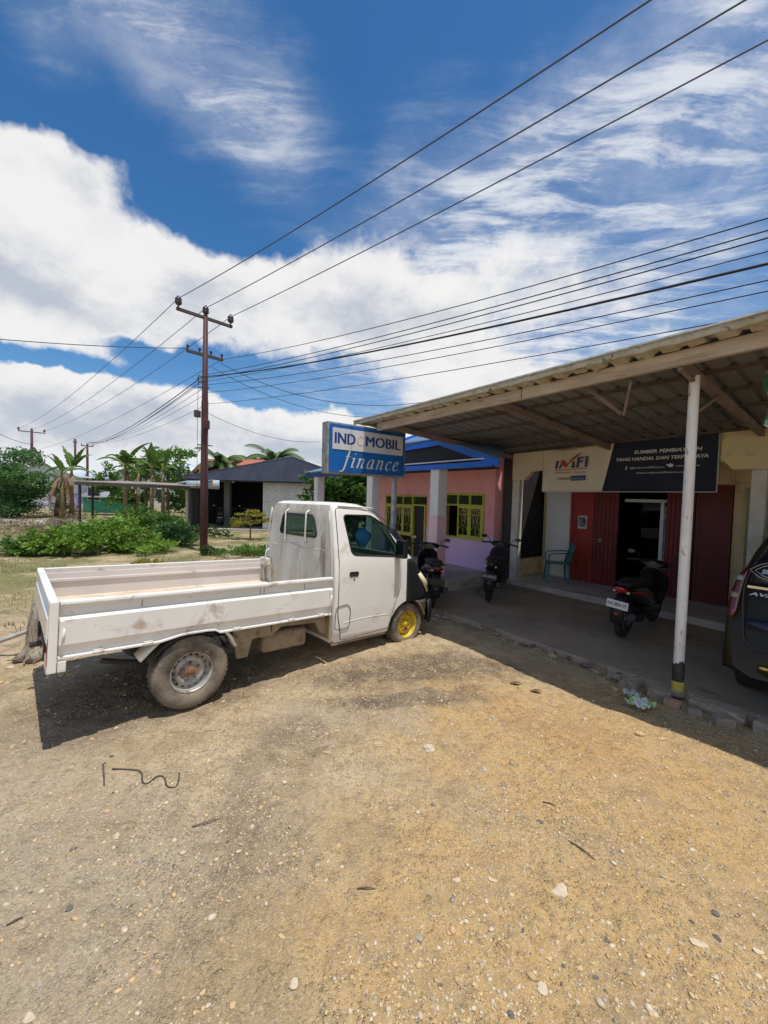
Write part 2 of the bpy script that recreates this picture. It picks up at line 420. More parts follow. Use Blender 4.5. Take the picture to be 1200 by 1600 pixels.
gm.polygons.foreach_set('use_smooth', np.ones(len(gf), dtype=bool)); gm.update(calc_edges=True); gm.validate()
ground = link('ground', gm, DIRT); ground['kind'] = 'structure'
def gz(x, y): return float(ground_z(np.array([x], float), np.array([y], float))[0])

# pebbles: many little stones, one object
stone_mats = [mat('pebble_pale', (.60,.50,.36), .9, c2=(.44,.34,.22), sc_=20), mat('pebble_ochre', (.48,.32,.15), .9, c2=(.60,.44,.24), sc_=20),
              mat('pebble_grey', (.30,.26,.21), .85, c2=(.42,.36,.28), sc_=25), mat('pebble_dark', (.10,.09,.085), .8, c2=(.2,.17,.14), sc_=25)]
ico = bmesh.new(); bmesh.ops.create_icosphere(ico, subdivisions=1, radius=1); ICO_V = np.array([v.co[:] for v in ico.verts]); ICO_F = np.array([[v.index for v in f.verts] for f in ico.faces]); ico.free()
def pebble_field():
    N = 60000
    # dense in the middle and right of the yard, thin elsewhere, denser near the camera
    r = 1.3 + 6.5*rng.random(N)**1.15; a = rng.uniform(-1.05, 1.05, N)
    x = r*np.sin(a); y = r*np.cos(a)
    keep = (fbm(x*1.3, y*1.3, 21, 3) + .10*(x > -.2) + .16*rng.random(N)) > .50
    n, u = apron_dist(x, y); keep &= n < -.05
    x, y = x[keep], y[keep]; N = len(x)
    s = np.exp(rng.normal(math.log(.0037), .50, N)); s = np.clip(s, .002, .017)
    z = ground_z(x, y)
    vs = np.empty((N, 12, 3)); base = ICO_V[None]*(1+rng.uniform(-.28, .28, (N,12,1)))
    asp = np.stack([rng.uniform(.8,1.5,N), rng.uniform(.7,1.1,N), rng.uniform(.4,.75,N)], 1)
    base = base*asp[:,None,:]*s[:,None,None]
    th = rng.uniform(0, 2*PI, N); c, q = np.cos(th)[:,None], np.sin(th)[:,None]
    vs[:,:,0] = base[:,:,0]*c - base[:,:,1]*q + x[:,None]; vs[:,:,1] = base[:,:,0]*q + base[:,:,1]*c + y[:,None]
    vs[:,:,2] = base[:,:,2] + (z + s*.02)[:,None]
    fs = (ICO_F[None] + (np.arange(N)*12)[:,None,None]).reshape(-1,3)
    me = bpy.data.meshes.new('gravel'); me.vertices.add(N*12); me.vertices.foreach_set('co', vs.ravel().astype(np.float32))
    me.loops.add(fs.size); me.loops.foreach_set('vertex_index', fs.ravel().astype(np.int32))
    me.polygons.add(len(fs)); me.polygons.foreach_set('loop_start', np.arange(0, fs.size, 3, dtype=np.int32)); me.polygons.foreach_set('loop_total', np.full(len(fs), 3, dtype=np.int32))
    mi = rng.choice(4, N, p=[.42,.46,.10,.02]); me.polygons.foreach_set('material_index', np.repeat(mi, 20).astype(np.int32))
    me.update(calc_edges=True)
    o = link('gravel', me, stone_mats); o['kind'] = 'stuff'; o['label'] = 'loose pale and ochre pebbles strewn over the dirt yard'
pebble_field()
# stones one could pick out one by one
def stone_mesh(seed, flat=.5):
    r = random.Random(seed); bm = bmesh.new(); bmesh.ops.create_icosphere(bm, subdivisions=2, radius=1)
    for v in bm.verts:
        d = v.co.normalized(); k = 1 + .22*math.sin(3*d.x+seed)+.16*math.sin(4*d.y+seed*2)+.14*math.sin(5*d.z+seed*3)+r.uniform(-.07,.07)
        v.co = Vector((d.x*k, d.y*k*.75, d.z*k*flat))
    me = bpy.data.meshes.new('stone'); bm.to_mesh(me); bm.free(); return me
stone_meshes = [stone_mesh(i, .35+.06*(i%4)) for i in range(6)]
def stone(x, y, s, mi, label, group, z=None, rz=None):
    me = stone_meshes[random.randrange(6)].copy() if False else stone_meshes[random.randrange(6)]
    o = bpy.data.objects.new('stone', me); COL.objects.link(o)
    if not me.materials: me.materials.append(stone_mats[0])
    o.material_slots[0].link = 'OBJECT'; o.material_slots[0].material = stone_mats[mi]
    o.location = (x, y, (gz(x,y) if z is None else z) + s*.04); o.scale = (s,s,s); o.rotation_euler = (random.uniform(-.15,.15), random.uniform(-.15,.15), random.uniform(0,6.28) if rz is None else rz)
    return tag(o, label, 'stone', group)
def gpix(px, py, z=0):
    d = pix_dir(px, py); k = (z-CAM_H)/d.z; return d.x*k, d.y*k
# conspicuous stones read off the ground of the photograph, turned once into ground coordinates
for (px, py, w, mi, lab) in [
    (668,1172,20,0,'broad flat pale rock sunk in the dirt, middle of the yard'), (874,1398,22,0,'long pale flat rock pressed into the gravel, right of the middle'),
    (713,1376,10,0,'rounded buff stone on the sand in the lower middle'), (770,1376,10,0,'narrow cream stone beside the rounded buff stone'),
    (842,1286,9,3,'crumpled looking blue black stone on the ochre gravel'), (677,1258,5,3,'small black pointed stone in the middle of the yard'),
    (797,1582,13,3,'dark brown oval stone at the bottom edge'), (848,1546,17,0,'pale angular slab at the bottom, right of the dark oval stone'),
    (1092,1480,17,0,'pale flat stone in the lower right corner'), (1118,1533,7,0,'small white chip below the pale flat stone'),
    (931,1526,7,3,'small slate blue pebble near the bottom edge'), (946,1546,5,3,'tiny black pebble under the slate blue one'),
    (584,1492,6,2,'small grey white pebble at the bottom centre'), (460,1537,14,0,'pale flat stone at the bottom, left of centre'),
    (316,1551,8,1,'tan rounded pebble at the lower left'), (46,1586,14,0,'long pale stone in the bottom left corner'),
    (441,1462,8,1,'buff elongated pebble on the tyre track'), (248,1516,6,1,'small tan pebble alone in the lower left'),
    (858,1499,8,1,'round tan pebble at the lower right of centre'), (512,1177,7,1,'yellow stone beside the dark stained dirt'),
    (1186,1490,12,0,'cream stone at the right edge'), (942,1441,6,0,'white pebble on the ochre patch'), (109,1416,11,3,'long dark stick like stone on the left'),
    (1118,1432,11,3,'dark brown stone shard on the right'), (596,1571,6,0,'small white pebble at the bottom'), (692,1540,0,0,''),
    (300,1180,7,1,'yellow stone just above the bent strip of wire'), (327,1190,6,0,'pale pebble close to the end of the bent strip'),
    (150,1480,7,0,'white flat chip on the grey gravel at left'), (62,1457,7,0,'white chip near the left edge'),
    (1000,1152,14,1,'ochre stone in the sun just outside the canopy shadow'), (1035,1160,9,1,'smaller ochre stone beside the shadow line')]:
    if w: x, y = gpix(px, py); s = w*y/FPX*.62; stone(x, y, s, mi, lab, 'conspicuous stones in the yard', rz=random.uniform(-.5,.5))
for i in range(70):
    for _ in range(50):
        x, y = random.uniform(-3,4), random.uniform(1.4,5)
        n, u = apron_dist(x, y)
        if n < -.2: break
    stone(x, y, random.uniform(.008,.020), random.choice([0,0,1,1,2]), 'small loose stone lying among the pebbles of the yard', 'small loose stones in the yard')

# ------------------------------------------------------------------ pavement, porch floor, road
conc = mat('old_concrete', (.28,.22,.155), .9, c2=(.36,.29,.21), sc_=1.4, lo=.35, hi=.65, c3=(.20,.15,.11), sc3=3.5, bump=.006, bsc=45, world=True)
conc_l = mat('porch_screed', (.42,.37,.34), .8, c2=(.52,.46,.42), sc_=2.0, c3=(.26,.22,.19), sc3=6, bump=.002, bsc=60)
stone_c = mat('kerb_concrete', (.27,.225,.17), .95, c2=(.36,.31,.24), sc_=6, c3=(.14,.12,.10), sc3=9, bump=.012, bsc=25)
brickm = mat('kerb_brick', (.40,.24,.16), .95, c2=(.3,.22,.16), sc_=8, bump=.01, bsc=30)
def sheet(name, u0, u1, n0, n1, z, m, du=.25, edge=None, top=.0):
    mb = MB(); us = np.arange(u0, u1+1e-6, du); ns = np.arange(n0, n1+1e-6, du); nn = len(us)
    vs = []
    for j, n in enumerate(ns):
        for i, u in enumerate(us):
            nj = n
            if edge and j == 0: nj = n + edge(u)
            p = S(u, nj); vs.append((p.x, p.y, z + (0 if j else -.10) + top*(fbm(np.array([u*1.3]), np.array([n*1.3]), 8, 3)[0]-.5)))
    fs = [(j*nn+i, j*nn+i+1, (j+1)*nn+i+1, (j+1)*nn+i) for j in range(len(ns)-1) for i in range(nn-1)]
    mb.add(vs, fs, False); o = mb.build(name, m); o['kind'] = 'structure'; return o
def edge_fn(u):
    return (.34 if u > .6 else .08)*(fbm(np.array([u*2.6]), np.array([.5]), 4, 4)[0]-.5) + (.05 if u > .6 else 0)
sheet('pavement', -9, 5.1, -.02, 2.98, .036, conc, .1, edge_fn, .03)
pf = MB(); pf.box(-7, 3.92, 2.80, 4.12, -.02, .145); pf.xf(Matrix.Translation(O_) @ Matrix.Rotation(SHOP_RZ,4,'Z') @ Matrix.Diagonal((1,-1,1,1)))
o = pf.build('porch_floor', conc_l, bevel=.012); o['kind'] = 'structure'
# broken kerb: blocks and bricks along the edge
def chunk(u, n, z, sx, sy, sz, m, name, label, group, rz=0, seed=0):
    r = random.Random(seed); bm = bmesh.new(); bmesh.ops.create_cube(bm, size=1)
    bmesh.ops.subdivide_edges(bm, edges=bm.edges, cuts=3, use_grid_fill=True)
    for v in bm.verts:
        d = v.co; k = 1-.16*(max(0,abs(d.x)-.3)+max(0,abs(d.y)-.3)+max(0,abs(d.z)-.3))
        v.co = Vector((d.x*k*sx+r.uniform(-1,1)*sx*.025, d.y*k*sy+r.uniform(-1,1)*sy*.05, d.z*k*sz+r.uniform(-1,1)*sz*.05))
    me = bpy.data.meshes.new(name); bm.to_mesh(me); bm.free()
    o = link(name, me, m); p = S(u, n); o.location = (p.x, p.y, z); o.rotation_euler = (r.uniform(-.06,.06), r.uniform(-.06,.06), SHOP_RZ+rz)
    tag(o, label, name.replace('_',' '), group); return o
for k, (u, n, w, d, h) in enumerate([(-.34,-.13,.40,.16,.11),(-.80,-.15,.44,.15,.12),(-1.28,-.14,.46,.16,.12),(-1.78,-.14,.48,.16,.12),(-2.3,-.14,.48,.16,.12)]):
    chunk(u, n, .035, w, d, h, stone_c, 'kerb_block', ['grey kerb block right beside the foot of the canopy post','second grey kerb block to the right of the canopy post','third grey kerb block to the right of the post','kerb block running out at the right edge below the dark car','kerb block beyond the right edge of the view'][k], 'kerb blocks along the pavement edge', random.uniform(-.05,.05), k)
chunk(.10,-.16,.0,.20,.12,.13, stone_c, 'kerb_block', 'tilted kerb fragment just left of the canopy post', 'kerb blocks along the pavement edge', .25, 31)
chunk(.36,-.14,.015,.17,.20,.13, stone_c, 'kerb_block', 'squarish kerb fragment between the litter and the post', 'kerb blocks along the pavement edge', -.1, 32)
for k, (u, n, s) in enumerate([(-.05,-.30,.10),(-.22,-.31,.08),(-.42,-.30,.11)]):
    chunk(u, n, .02, s*1.3, s*.8, s*.8, brickm if k == 0 else stone_c, 'brick', ['reddish brick piece lying under the canopy post','small brown brick piece in front of the kerb','brown brick piece against the kerb right of the post'][k], 'brick pieces at the kerb', .3*k, 40+k)
for k in range(85):
    u = .35+3.6*random.random()**1.2; n = -.08+random.gauss(0,.09)-.01*u
    p = S(u, n); stone(p.x, p.y, random.uniform(.012,.05), random.choice([2,2,2,1,3]), 'small rubble stone along the broken edge of the shaded pavement', 'rubble along the pavement edge', z=.0)
road_m = mat('road_concrete', (.40,.37,.33), .9, c2=(.30,.27,.23), sc_=.7, bump=.004, world=True)
mb = MB(); mb.add([(-60,13.5,.03),(-2,21.2,.03),(-2,24.6,.03),(-60,17.4,.03),(-60,13.5,-.1),(-2,21.2,-.1)], [(0,1,2,3),(0,4,5,1)]); o = mb.build('road', road_m); o['kind'] = 'structure'
mb = MB(); mb.add([(-9.6,19.2,.05),(-2,20.6,.05),(-2,26,.05),(-9.6,26,.05),(-9.6,19.2,-.12),(-2,20.6,-.12),(-9.6,26,-.12)], [(0,1,2,3),(0,4,5,1),(0,3,6,4)]); o = mb.build('workshop_floor', road_m); o['kind'] = 'structure'

# ------------------------------------------------------------------ shop, canopy, banner, sign
cream = mat('cream_wall', (.74,.62,.43), .9, c2=(.80,.70,.53), sc_=1.2, c3=(.50,.40,.27), sc3=2.2, lo3=.55, hi3=.8, bump=.003, bsc=30)
cream_dirty = mat('cream_dirty', (.68,.54,.32), .9, c2=(.74,.57,.26), sc_=2.6, c3=(.38,.29,.17), sc3=3.2, lo3=.52, hi3=.78, bump=.004, bsc=30)
white_wall = mat('white_wall', (.76,.75,.72), .9, c2=(.82,.81,.78), sc_=1.5, c3=(.6,.57,.52), sc3=3, lo3=.58, hi3=.8, bump=.002)
pillar_m = mat('pillar_paint', (.66,.62,.55), .9, c2=(.56,.50,.42), sc_=2.5, c3=(.40,.34,.27), sc3=4, bump=.003)
red_door = mat('red_door', (.36,.030,.02), .55, c2=(.20,.014,.012), sc_=2, c3=(.34,.05,.03), sc3=7, stretch=(3,3,.6), bump=.001)
red_dark = mat('red_slats', (.17,.012,.014), .55, c2=(.12,.010,.012), sc_=2, c3=(.24,.04,.03), sc3=7, stretch=(3,3,.6))
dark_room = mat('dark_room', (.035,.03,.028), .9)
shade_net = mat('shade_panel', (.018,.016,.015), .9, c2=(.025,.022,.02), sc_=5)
yellow_wall = mat('yellow_wall', (.74,.58,.30), .9, c2=(.64,.49,.24), sc_=4, c3=(.3,.22,.12), sc3=8)
alu = mat('white_frame', (.62,.62,.60), .4)
steel_w = mat('post_white_paint', (.76,.74,.72), .5, c2=(.66,.60,.58), sc_=6, stretch=(1,1,.3), c3=(.40,.27,.20), sc3=22, lo3=.58, hi3=.66)
black_p = mat('post_black_paint', (.025,.025,.022), .6, c2=(.06,.055,.05), sc_=14)
yellow_p = mat('post_yellow_paint', (.60,.47,.06), .6, c2=(.42,.33,.06), sc_=20)
timber = mat('beam_timber', (.40,.31,.24), .85, c2=(.52,.42,.33), sc_=4, c3=(.17,.12,.09), sc3=9, stretch=(.35,3,3), bump=.002)
rafter_m = mat('rafter_timber', (.20,.15,.13), .85, c2=(.27,.2,.17), sc_=4)
purlin_m = mat('purlin_steel', (.07,.055,.05), .7, c2=(.11,.08,.07), sc_=5)
sheet_m = mat('roof_sheet', (.16,.158,.165), .6, metal=.0, c2=(.20,.195,.20), sc_=.9, c3=(.14,.11,.09), sc3=3, lo3=.56, hi3=.75, stretch=(1,.4,1))
moss_m = mat('mossy_edge', (.48,.44,.36), .95, c2=(.36,.33,.23), sc_=7, c3=(.12,.11,.07), sc3=16, bump=.006, bsc=30)
white_edge = mat('edge_trim', (.72,.72,.70), .5, c2=(.5,.5,.46), sc_=9)
MIR = Matrix.Diagonal((1,-1,1,1))
class SB(MB):
    """same builder in shop coordinates (u, n, z)"""
    def build(s, name, m, parent=None, **k):
        s.xf(MIR); return MB.build(s, name, m, parent, **k)
def at_shop(name, label, cat, group=None): return thing(name, label, cat, O_, SHOP_RZ, group)

shop = at_shop('shop_building', 'cream walled shop with folding red doors and porch pillars under the canopy', 'building')
# front beam with cut-out brackets
bp = [(3.86,2.99),(3.86,2.27),(3.56,2.27),(3.55,2.33),(3.50,2.335),(3.47,2.39),(3.42,2.43),(3.32,2.45),(.44,2.50),(.40,2.50),(.33,2.48),(.24,2.37),(-.34,2.36),(-.44,2.47),(-.52,2.50),(-3.6,2.52),(-3.7,2.40),(-4.2,2.40),(-4.3,2.52),(-7,2.53),(-7,3.09)]
mb = SB(); mb.prism(bp, 2.80, 2.93); mb.build('front_beam', cream, shop, bevel=.006)
mb = SB(); mb.prism([(.37,3.02),(.37,2.508),(.325,2.485),(.235,2.375),(-.335,2.365),(-.43,2.47),(-.43,3.03)], 2.765, 2.797); mb.build('bracket_panel', cream_dirty, shop, bevel=.006)
for u0, u1, top in ((3.86,3.69,2.268),(.035,-.125,2.362),(-3.87,-4.03,2.40)):
    mb = SB(); mb.box(u1, u0, 2.81, 2.955, .0, top); mb.build('pillar', pillar_m, shop, bevel=.01)
mb = SB(); mb.lathe([(.075,0),(.07,.03),(.05,.05),(.052,.09),(.035,.15),(.02,.19),(.024,.21),(.022,.235),(.012,.25),(.002,.252)], 14, (.17,2.86,3.02)); mb.build('finial', pillar_m, shop)
mb = SB(); mb.box(3.204, 3.80, 4.10, 4.24, .14, 2.95); mb.build('wall', white_wall, shop, label='white painted wall strip behind the plastic chair')
mb = SB(); mb.box(-7, .452, 4.10, 4.24, .14, 2.95); mb.box(.458,3.198, 4.10, 4.24, 2.20, 2.95); mb.build('wall', cream_dirty, shop)
mb = SB(); mb.box(-.08,.28,4.02,4.097,.146,2.15); mb.build('pilaster', mat('olive_pilaster', (.36,.30,.17), .9, c2=(.28,.23,.13), sc_=3), shop, bevel=.004)
mb = SB(); mb.box(.46,3.19,4.06,4.097,2.15,2.20); mb.build('door_lintel', red_dark, shop)
# room behind the doorway
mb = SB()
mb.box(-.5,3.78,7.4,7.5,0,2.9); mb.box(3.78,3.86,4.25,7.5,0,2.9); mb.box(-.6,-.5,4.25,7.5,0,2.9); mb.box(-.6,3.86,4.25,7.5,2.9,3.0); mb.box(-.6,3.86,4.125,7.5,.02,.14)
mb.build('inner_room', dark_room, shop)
# folding doors
def ribbed(u0, u1, z0, z1, n, m, ribs, name='folding_door', label=None):
    mb = SB(); mb.box(u0, u1, n, n+.03, z0, z1)
    if ribs:
        w = (u1-u0)/ribs
        for i in range(ribs):
            mb.prism([(u0+w*i+.006,n-.0005),(u0+w*i+.018,n-.012),(u0+w*(i+1)-.018,n-.012),(u0+w*(i+1)-.006,n-.0005)], z0+.01, z1-.01, 'xy')
    else:
        for a,b,c,d in ((u0,u1,z0,z0+.09),(u0,u1,z1-.09,z1),(u0,u0+.05,z0+.09,z1-.09),(u1-.05,u1,z0+.09,z1-.09),(u0,u0+.001,z0,z0+.001)):
            if b-a > .01: mb.box(a,b,n-.008,n-.0005,c,d)
    return mb.build(name, m, shop, label=label)
ribbed(2.70,3.20,.15,2.15,4.05,red_door,0,label='plain red door leaf carrying the small poster')
d2 = ribbed(2.215,2.69,.15,2.15,4.03,red_dark,6,label='ribbed dark red folding leaf with a bolt and handle')
mb = SB(); mb.box(2.60,2.68,3.998,4.016,1.06,1.085); mb.box(2.50,2.58,3.998,4.016,1.02,1.10); mb.box(2.63,2.65,3.985,4.016,.93,1.02); mb.build('handle', mat('rusty_bolt', (.30,.18,.15), .6, .6), d2, bevel=.003)
ribbed(.965,1.395,.15,2.15,4.03,red_dark,6)
ribbed(.46,.95,.15,2.15,4.05,mat('maroon_leaf', (.13,.014,.012), .6, c2=(.10,.012,.01), sc_=3),0)
fr = SB(); fr.box(1.47,1.53,4.16,4.21,.15,1.93); fr.box(1.40,2.16,4.16,4.21,1.87,1.93); mb2 = fr.build('door_frame', alu, shop, bevel=.003)
g = SB(); g.box(1.54,1.85,4.175,4.183,.15,1.865); g.build('glass_door', glass_mat('dark_glass', (.5,.53,.54), .9), shop)
g = SB(); g.box(1.40,1.465,4.175,4.18,.3,1.8); g.build('door_decal', mat('bluish_poster', (.12,.17,.28), .5, c2=(.35,.36,.38), sc_=9, lo=.5, hi=.55, c3=(.03,.03,.05), sc3=14), shop)
# side opening: low wall with a dark panel over it
mb = SB(); mb.box(3.96,4.05,2.96,4.6,-.02,.52); mb.build('low_wall', yellow_wall, shop, bevel=.01)
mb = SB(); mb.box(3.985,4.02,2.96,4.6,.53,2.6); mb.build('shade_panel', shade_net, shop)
mb = SB(); mb.box(3.875,4.12,2.86,2.94,0,2.96); mb.build('side_post', mat('shaded_side_post', (.05,.045,.045), .8), shop, bevel=.005)  # near-black colour paints in the shade on this side pillar
# porch ceiling and roof
mb = SB(); mb.box(-7,2.95,2.95,4.24,3.02,3.06); mb.build('porch_ceiling', mat('ceiling_board', (.16,.13,.11), .9, c2=(.1,.08,.07), sc_=2), shop)
mb = SB()
mb.add([V(-7,2.95,3.12),V(3.05,2.95,3.12),V(3.95,4.3,3.25),V(3.95,8.5,4.3),V(-7,8.5,4.3)], [(0,1,2,3,4)]); mb.build('roof', sheet_m, shop)
mb = SB(); mb.box(-7,3.95,7.6,7.7,0,4.2); mb.box(3.87,3.95,4.25,7.59,0,3.2); mb.build('outer_wall', cream_dirty, shop)

# small poster on the red leaf
po = at_shop('poster', 'small black and white poster stuck on the plain red door leaf', 'poster')
mb = SB(); mb.box(2.83,3.02,4.030,4.036,1.27,1.55); mb.build('sheet', mat('poster_paper', (.55,.54,.52), .7), po)
mb = SB(); mb.prism([(2.985,1.33),(2.86,1.31),(2.85,1.45),(2.88,1.52),(2.94,1.50),(2.99,1.53),(3.0,1.42)], 4.024, 4.0295); mb.build('print', mat('poster_ink', (.05,.05,.05), .7, c2=(.30,.30,.29), sc_=14), po)

# ------------- canopy
can = at_shop('canopy', 'wide lean-to canopy of corrugated sheets with timber beams on a white post', 'canopy')
def cz(u, n): return 3.235 - .0225*u - .0888*(n+.58)
mb = SB(); st = []; u = -7.0
while u < 4.8: st.append((u,0)); st.append((u+.12,0)); st.append((u+.135,.032)); st.append((u+.18,.032)); u += .20
st = [(a,b) for a,b in st if a <= 4.8]
def nb(u): return 2.86 if u < 3.95 else 2.86-(u-3.95)/.85*3.40
ns = 9; vs = []
for (u, dz) in st:
    for k in range(ns):
        n = -.64 + (nb(u)+.64)*k/(ns-1); vs.append((u, n, cz(u,n)+dz+.004*math.sin(u*3+n*2)))
mb.add(vs, [(i*ns+k, (i+1)*ns+k, (i+1)*ns+k+1, i*ns+k+1) for i in range(len(st)-1) for k in range(ns-1)])
ro = mb.build('roof_sheet', sheet_m, can); so_ = ro.modifiers.new('thick','SOLIDIFY'); so_.thickness = .006
# the mossy lip of the sheets and a bright trim on top
mb = SB()
for i in range(len(st)-1):
    (a,da),(b,db) = st[i],st[i+1]
    if b-a < .001: continue
    n0, n1 = -.650, -.470; za, zb = cz(a,n0), cz(b,n0); ja = .008*math.sin(a*23)+.006*math.sin(a*57); jb = .008*math.sin(b*23)+.006*math.sin(b*57)
    mb.add([V(a,n0,za+da-.008),V(b,n0,zb+db-.008),V(b,n0+.004,zb+db-.022+jb),V(a,n0+.004,za+da-.022+ja),V(b,n1,cz(b,n1)+db-.022+jb),V(a,n1,cz(a,n1)+da-.022+ja)], [(0,1,2,3),(3,2,4,5)])
mb.build('mossy_lip', moss_m, can, fix=False)
mb = SB(); us_ = list(np.linspace(-7,4.8,150)); top_ = [V(u,-.652,cz(u,-.65)+.030) for u in us_]; bot_ = [V(u,-.654,cz(u,-.65)-.034+.004*math.sin(u*19)+.003*math.sin(u*47)) for u in us_]; mb.loft([top_, bot_], False, False); o = mb.build('mossy_edge_band', moss_m, can); o.modifiers.new('t','SOLIDIFY').thickness = .012
mb = SB(); mb.beam((-7,-.635,cz(-7,-.64)+.038), (4.8,-.635,cz(4.8,-.64)+.038), .07, .014); mb.build('edge_trim', white_edge, can)
mb = SB()
for a, b, j in ((-7,-2.2,.004),(-2.19,1.55,0),(1.56,4.35,-.004)):
    mb.beam((a,-.44+j,cz(a,-.44)-.085), (b,-.44+j,cz(b,-.44)-.085), .06, .125)
mb.build('front_beam', timber, can, bevel=.004)
for u in (-4.1,-2.05,.02,1.98,4.12):
    ub = u-.08 if u < 4 else 3.9
    mb = SB(); mb.beam((u,-.40,cz(u,-.40)-.088), (ub,2.86,cz(ub,2.86)-.088), .055, .09); mb.build('rafter', rafter_m, can, bevel=.003)
for k, n in enumerate((.22,.88,1.54,2.18,2.70)):
    ue = min(4.75, 3.95+(2.86-n)/3.4*.85)
    mb = SB(); mb.beam((-7,n,cz(-7,n)-.022), (ue-.05,n,cz(ue,n)-.022), .035, .036); mb.build('purlin', purlin_m, can)
def post(u, n=0.0):
    zt = cz(u,n)-.11
    r = lambda z: .048
    mb = SB(); mb.lathe([(.045,.30),(.0455,.6),(.045,1.6),(.044,2.6),(.043,zt)], 20, (u,n,0)); p = mb.build('post', steel_w, can)
    mb = SB(); mb.lathe([(.052,.05),(.0515,.14)], 20, (u,n,0)); mb.build('yellow_band', yellow_p, p)
    pr = []
    mb = SB(); rr = [[Vector((u+.0505*math.cos(a), n+.0505*math.sin(a), z)) for a in (2*PI*k/28 for k in range(28))] for z in (.14,.25)]
    top = [Vector((u+.0503*math.cos(a), n+.0503*math.sin(a), .31+.02*math.sin(a*2)+.03*((k*7)%5)/5)) for k, a in enumerate(2*PI*k/28 for k in range(28))]
    mb.loft(rr+[top], True, False); mb.build('black_band', black_p, p)
    mb = SB(); mb.lathe([(.075,.0),(.072,.045),(.055,.055)], 16, (u,n,0)); mb.build('foot', stone_c, p)
    mb = SB(); mb.beam((u,n-.02,zt-.05),(u,-.43,cz(u,-.43)-.17),.03,.03); mb.beam((u,n+.02,zt-.35),(u-.05,n+.62,cz(u,n+.62)-.14),.035,.03)
    mb.build('knee_brace', rafter_m, can)
post(0); post(-4.1)
mb = SB(); mb.beam((.62,.02,2.80),(.42,-.36,cz(.4,-.4)-.17),.02,.03); mb.beam((.66,.06,2.82),(.90,-.30,cz(.9,-.4)-.1),.02,.03); mb.build('loose_batten', rafter_m, can)
# cloth hanging at the right end of the canopy
hc = at_shop('hanging_cloth', 'pale and dark green cloth hanging from the canopy at the right edge', 'cloth')
mb = SB(); rows = []
for k in range(9):
    z = cz(-.25,.3)-.07-k*.065; w = .13+.02*math.sin(k); cu_ = -.52+.02*math.sin(k*.9)
    rows.append([V(cu_+w*(t-.5), .35+.025*math.sin(t*9+k*.6), z-.03*math.sin(t*5)) for t in np.linspace(0,1,9)])
mb.loft(rows, False, False); o = mb.build('fabric', mat('green_cloth', (.05,.16,.10), .9, c2=(.65,.67,.62), sc_=5, lo=.48, hi=.56), hc); o.modifiers.new('t','SOLIDIFY').thickness = .004

# ------------- lettering helpers
def lettering(s, parent, m, o, x, y, size, width=None, bold=0, shear=0, align='LEFT', depth=.0015, name='lettering', space=1.0):
    me = text_mesh(s, size, depth, shear, bold, width, align, space)
    place_mesh(me, frame_m(o, x, y)); return link(name, me, m, parent)
# ------------- banner under the beam  (local frame: x=u, y=-n)
ban = at_shop('banner', 'cream and navy finance banner with lettering stretched between the porch pillars', 'banner')
cloth_c = mat('banner_cream', (.66,.57,.42), .7, c2=(.72,.63,.48), sc_=2, c3=(.36,.29,.2), sc3=4, lo3=.6, hi3=.75)
cloth_n = mat('banner_navy', (.012,.014,.032), .8, c2=(.018,.02,.04), sc_=3)
BL, BR = 3.13, .40
def btop(u): t = (BL-u)/(BL-BR); return 2.90+.045*t - .03*math.sin(PI*min(1,t*1.6)) - .055*max(0, math.sin(PI*t/.36))*(t<.36)
def bbot(u): t = (BL-u)/(BL-BR); return 2.035+.02*t
def bwr(u, z):
    t = (BL-u)/(BL-BR); w = .012*math.sin(u*2.3+z)+.004*math.sin(u*9+z*7)
    if t < .36:                                   # folds fan out from the top left corner
        a = math.atan2(2.90-z, BL-u+.02); w += .014*math.sin(a*9)*min(1,(BL-u)/.3)*(1-t/.36)
        w += .012*math.sin((z-2.5)*22+3*(BL-u))*max(0,1-abs(2.82-z)/.1)
    return w
def usplit(z): return 1.995 - (z-2.03)/(2.88-2.03)*.175
def bgrid(side, nu=40, nz=18):
    mb = SB(); rows = []
    for j in range(nz+1):
        row = []
        for i in range(nu+1):
            t = i/nu; zt = 0
            # find the split at this height
            zz = 2.03+.87*j/nz; us = usplit(zz)
            u = (BL+(us-BL)*t) if side == 0 else (us+(BR-us)*t)
            z = bbot(u)+(btop(u)-bbot(u))*j/nz
            row.append(V(u, 2.735+bwr(u,z), z))
        rows.append(row)
    mb.loft(rows, False, False); return mb
for side, m in ((0,cloth_c),(1,cloth_n)):
    o = bgrid(side).build('cloth', m, ban, label=['cream left part of the banner','navy right part of the banner'][side]); o.modifiers.new('t','SOLIDIFY').thickness = .003
mb = SB(); mb.beam((BL,2.745,2.027),(BR,2.745,2.047),.012,.012); mb.beam((BR-.006,2.745,2.04),(BR-.006,2.745,2.94),.012,.012); mb.build('hem', mat('banner_hem', (.5,.49,.46), .6), ban)
ink_w = mat('print_white', (.62,.62,.60), .7); ink_b = mat('print_blue', (.03,.05,.16), .7); ink_r = mat('print_red', (.55,.035,.02), .7); ink_g = mat('print_brown', (.25,.2,.16), .7)
def BT(s, u, z, size, width, m, bold=0, shear=0, align='LEFT', dn=.022):
    return lettering(s, ban, m, V(u,-(2.735-dn),z), V(-1,0,-.0), V(0,0,1), size, width, bold, shear, align)
BT('SUMBER PEMBIAYAAN', 1.50, 2.665, .075, .92, ink_w, .002, .15)
BT('YANG HANDAL DAN TERPERCAYA', 1.77, 2.555, .075, 1.27, ink_w, .002, .15)
BT('@indomobilfinance', 1.55, 2.42, .045, .50, ink_w); BT('indomobilfinance', .90, 2.43, .04, .30, ink_w)
BT('www.indomobilfinance.com', 1.45, 2.335, .045, .70, ink_w)
BT('f', 1.62, 2.405, .08, .03, ink_w, .003)
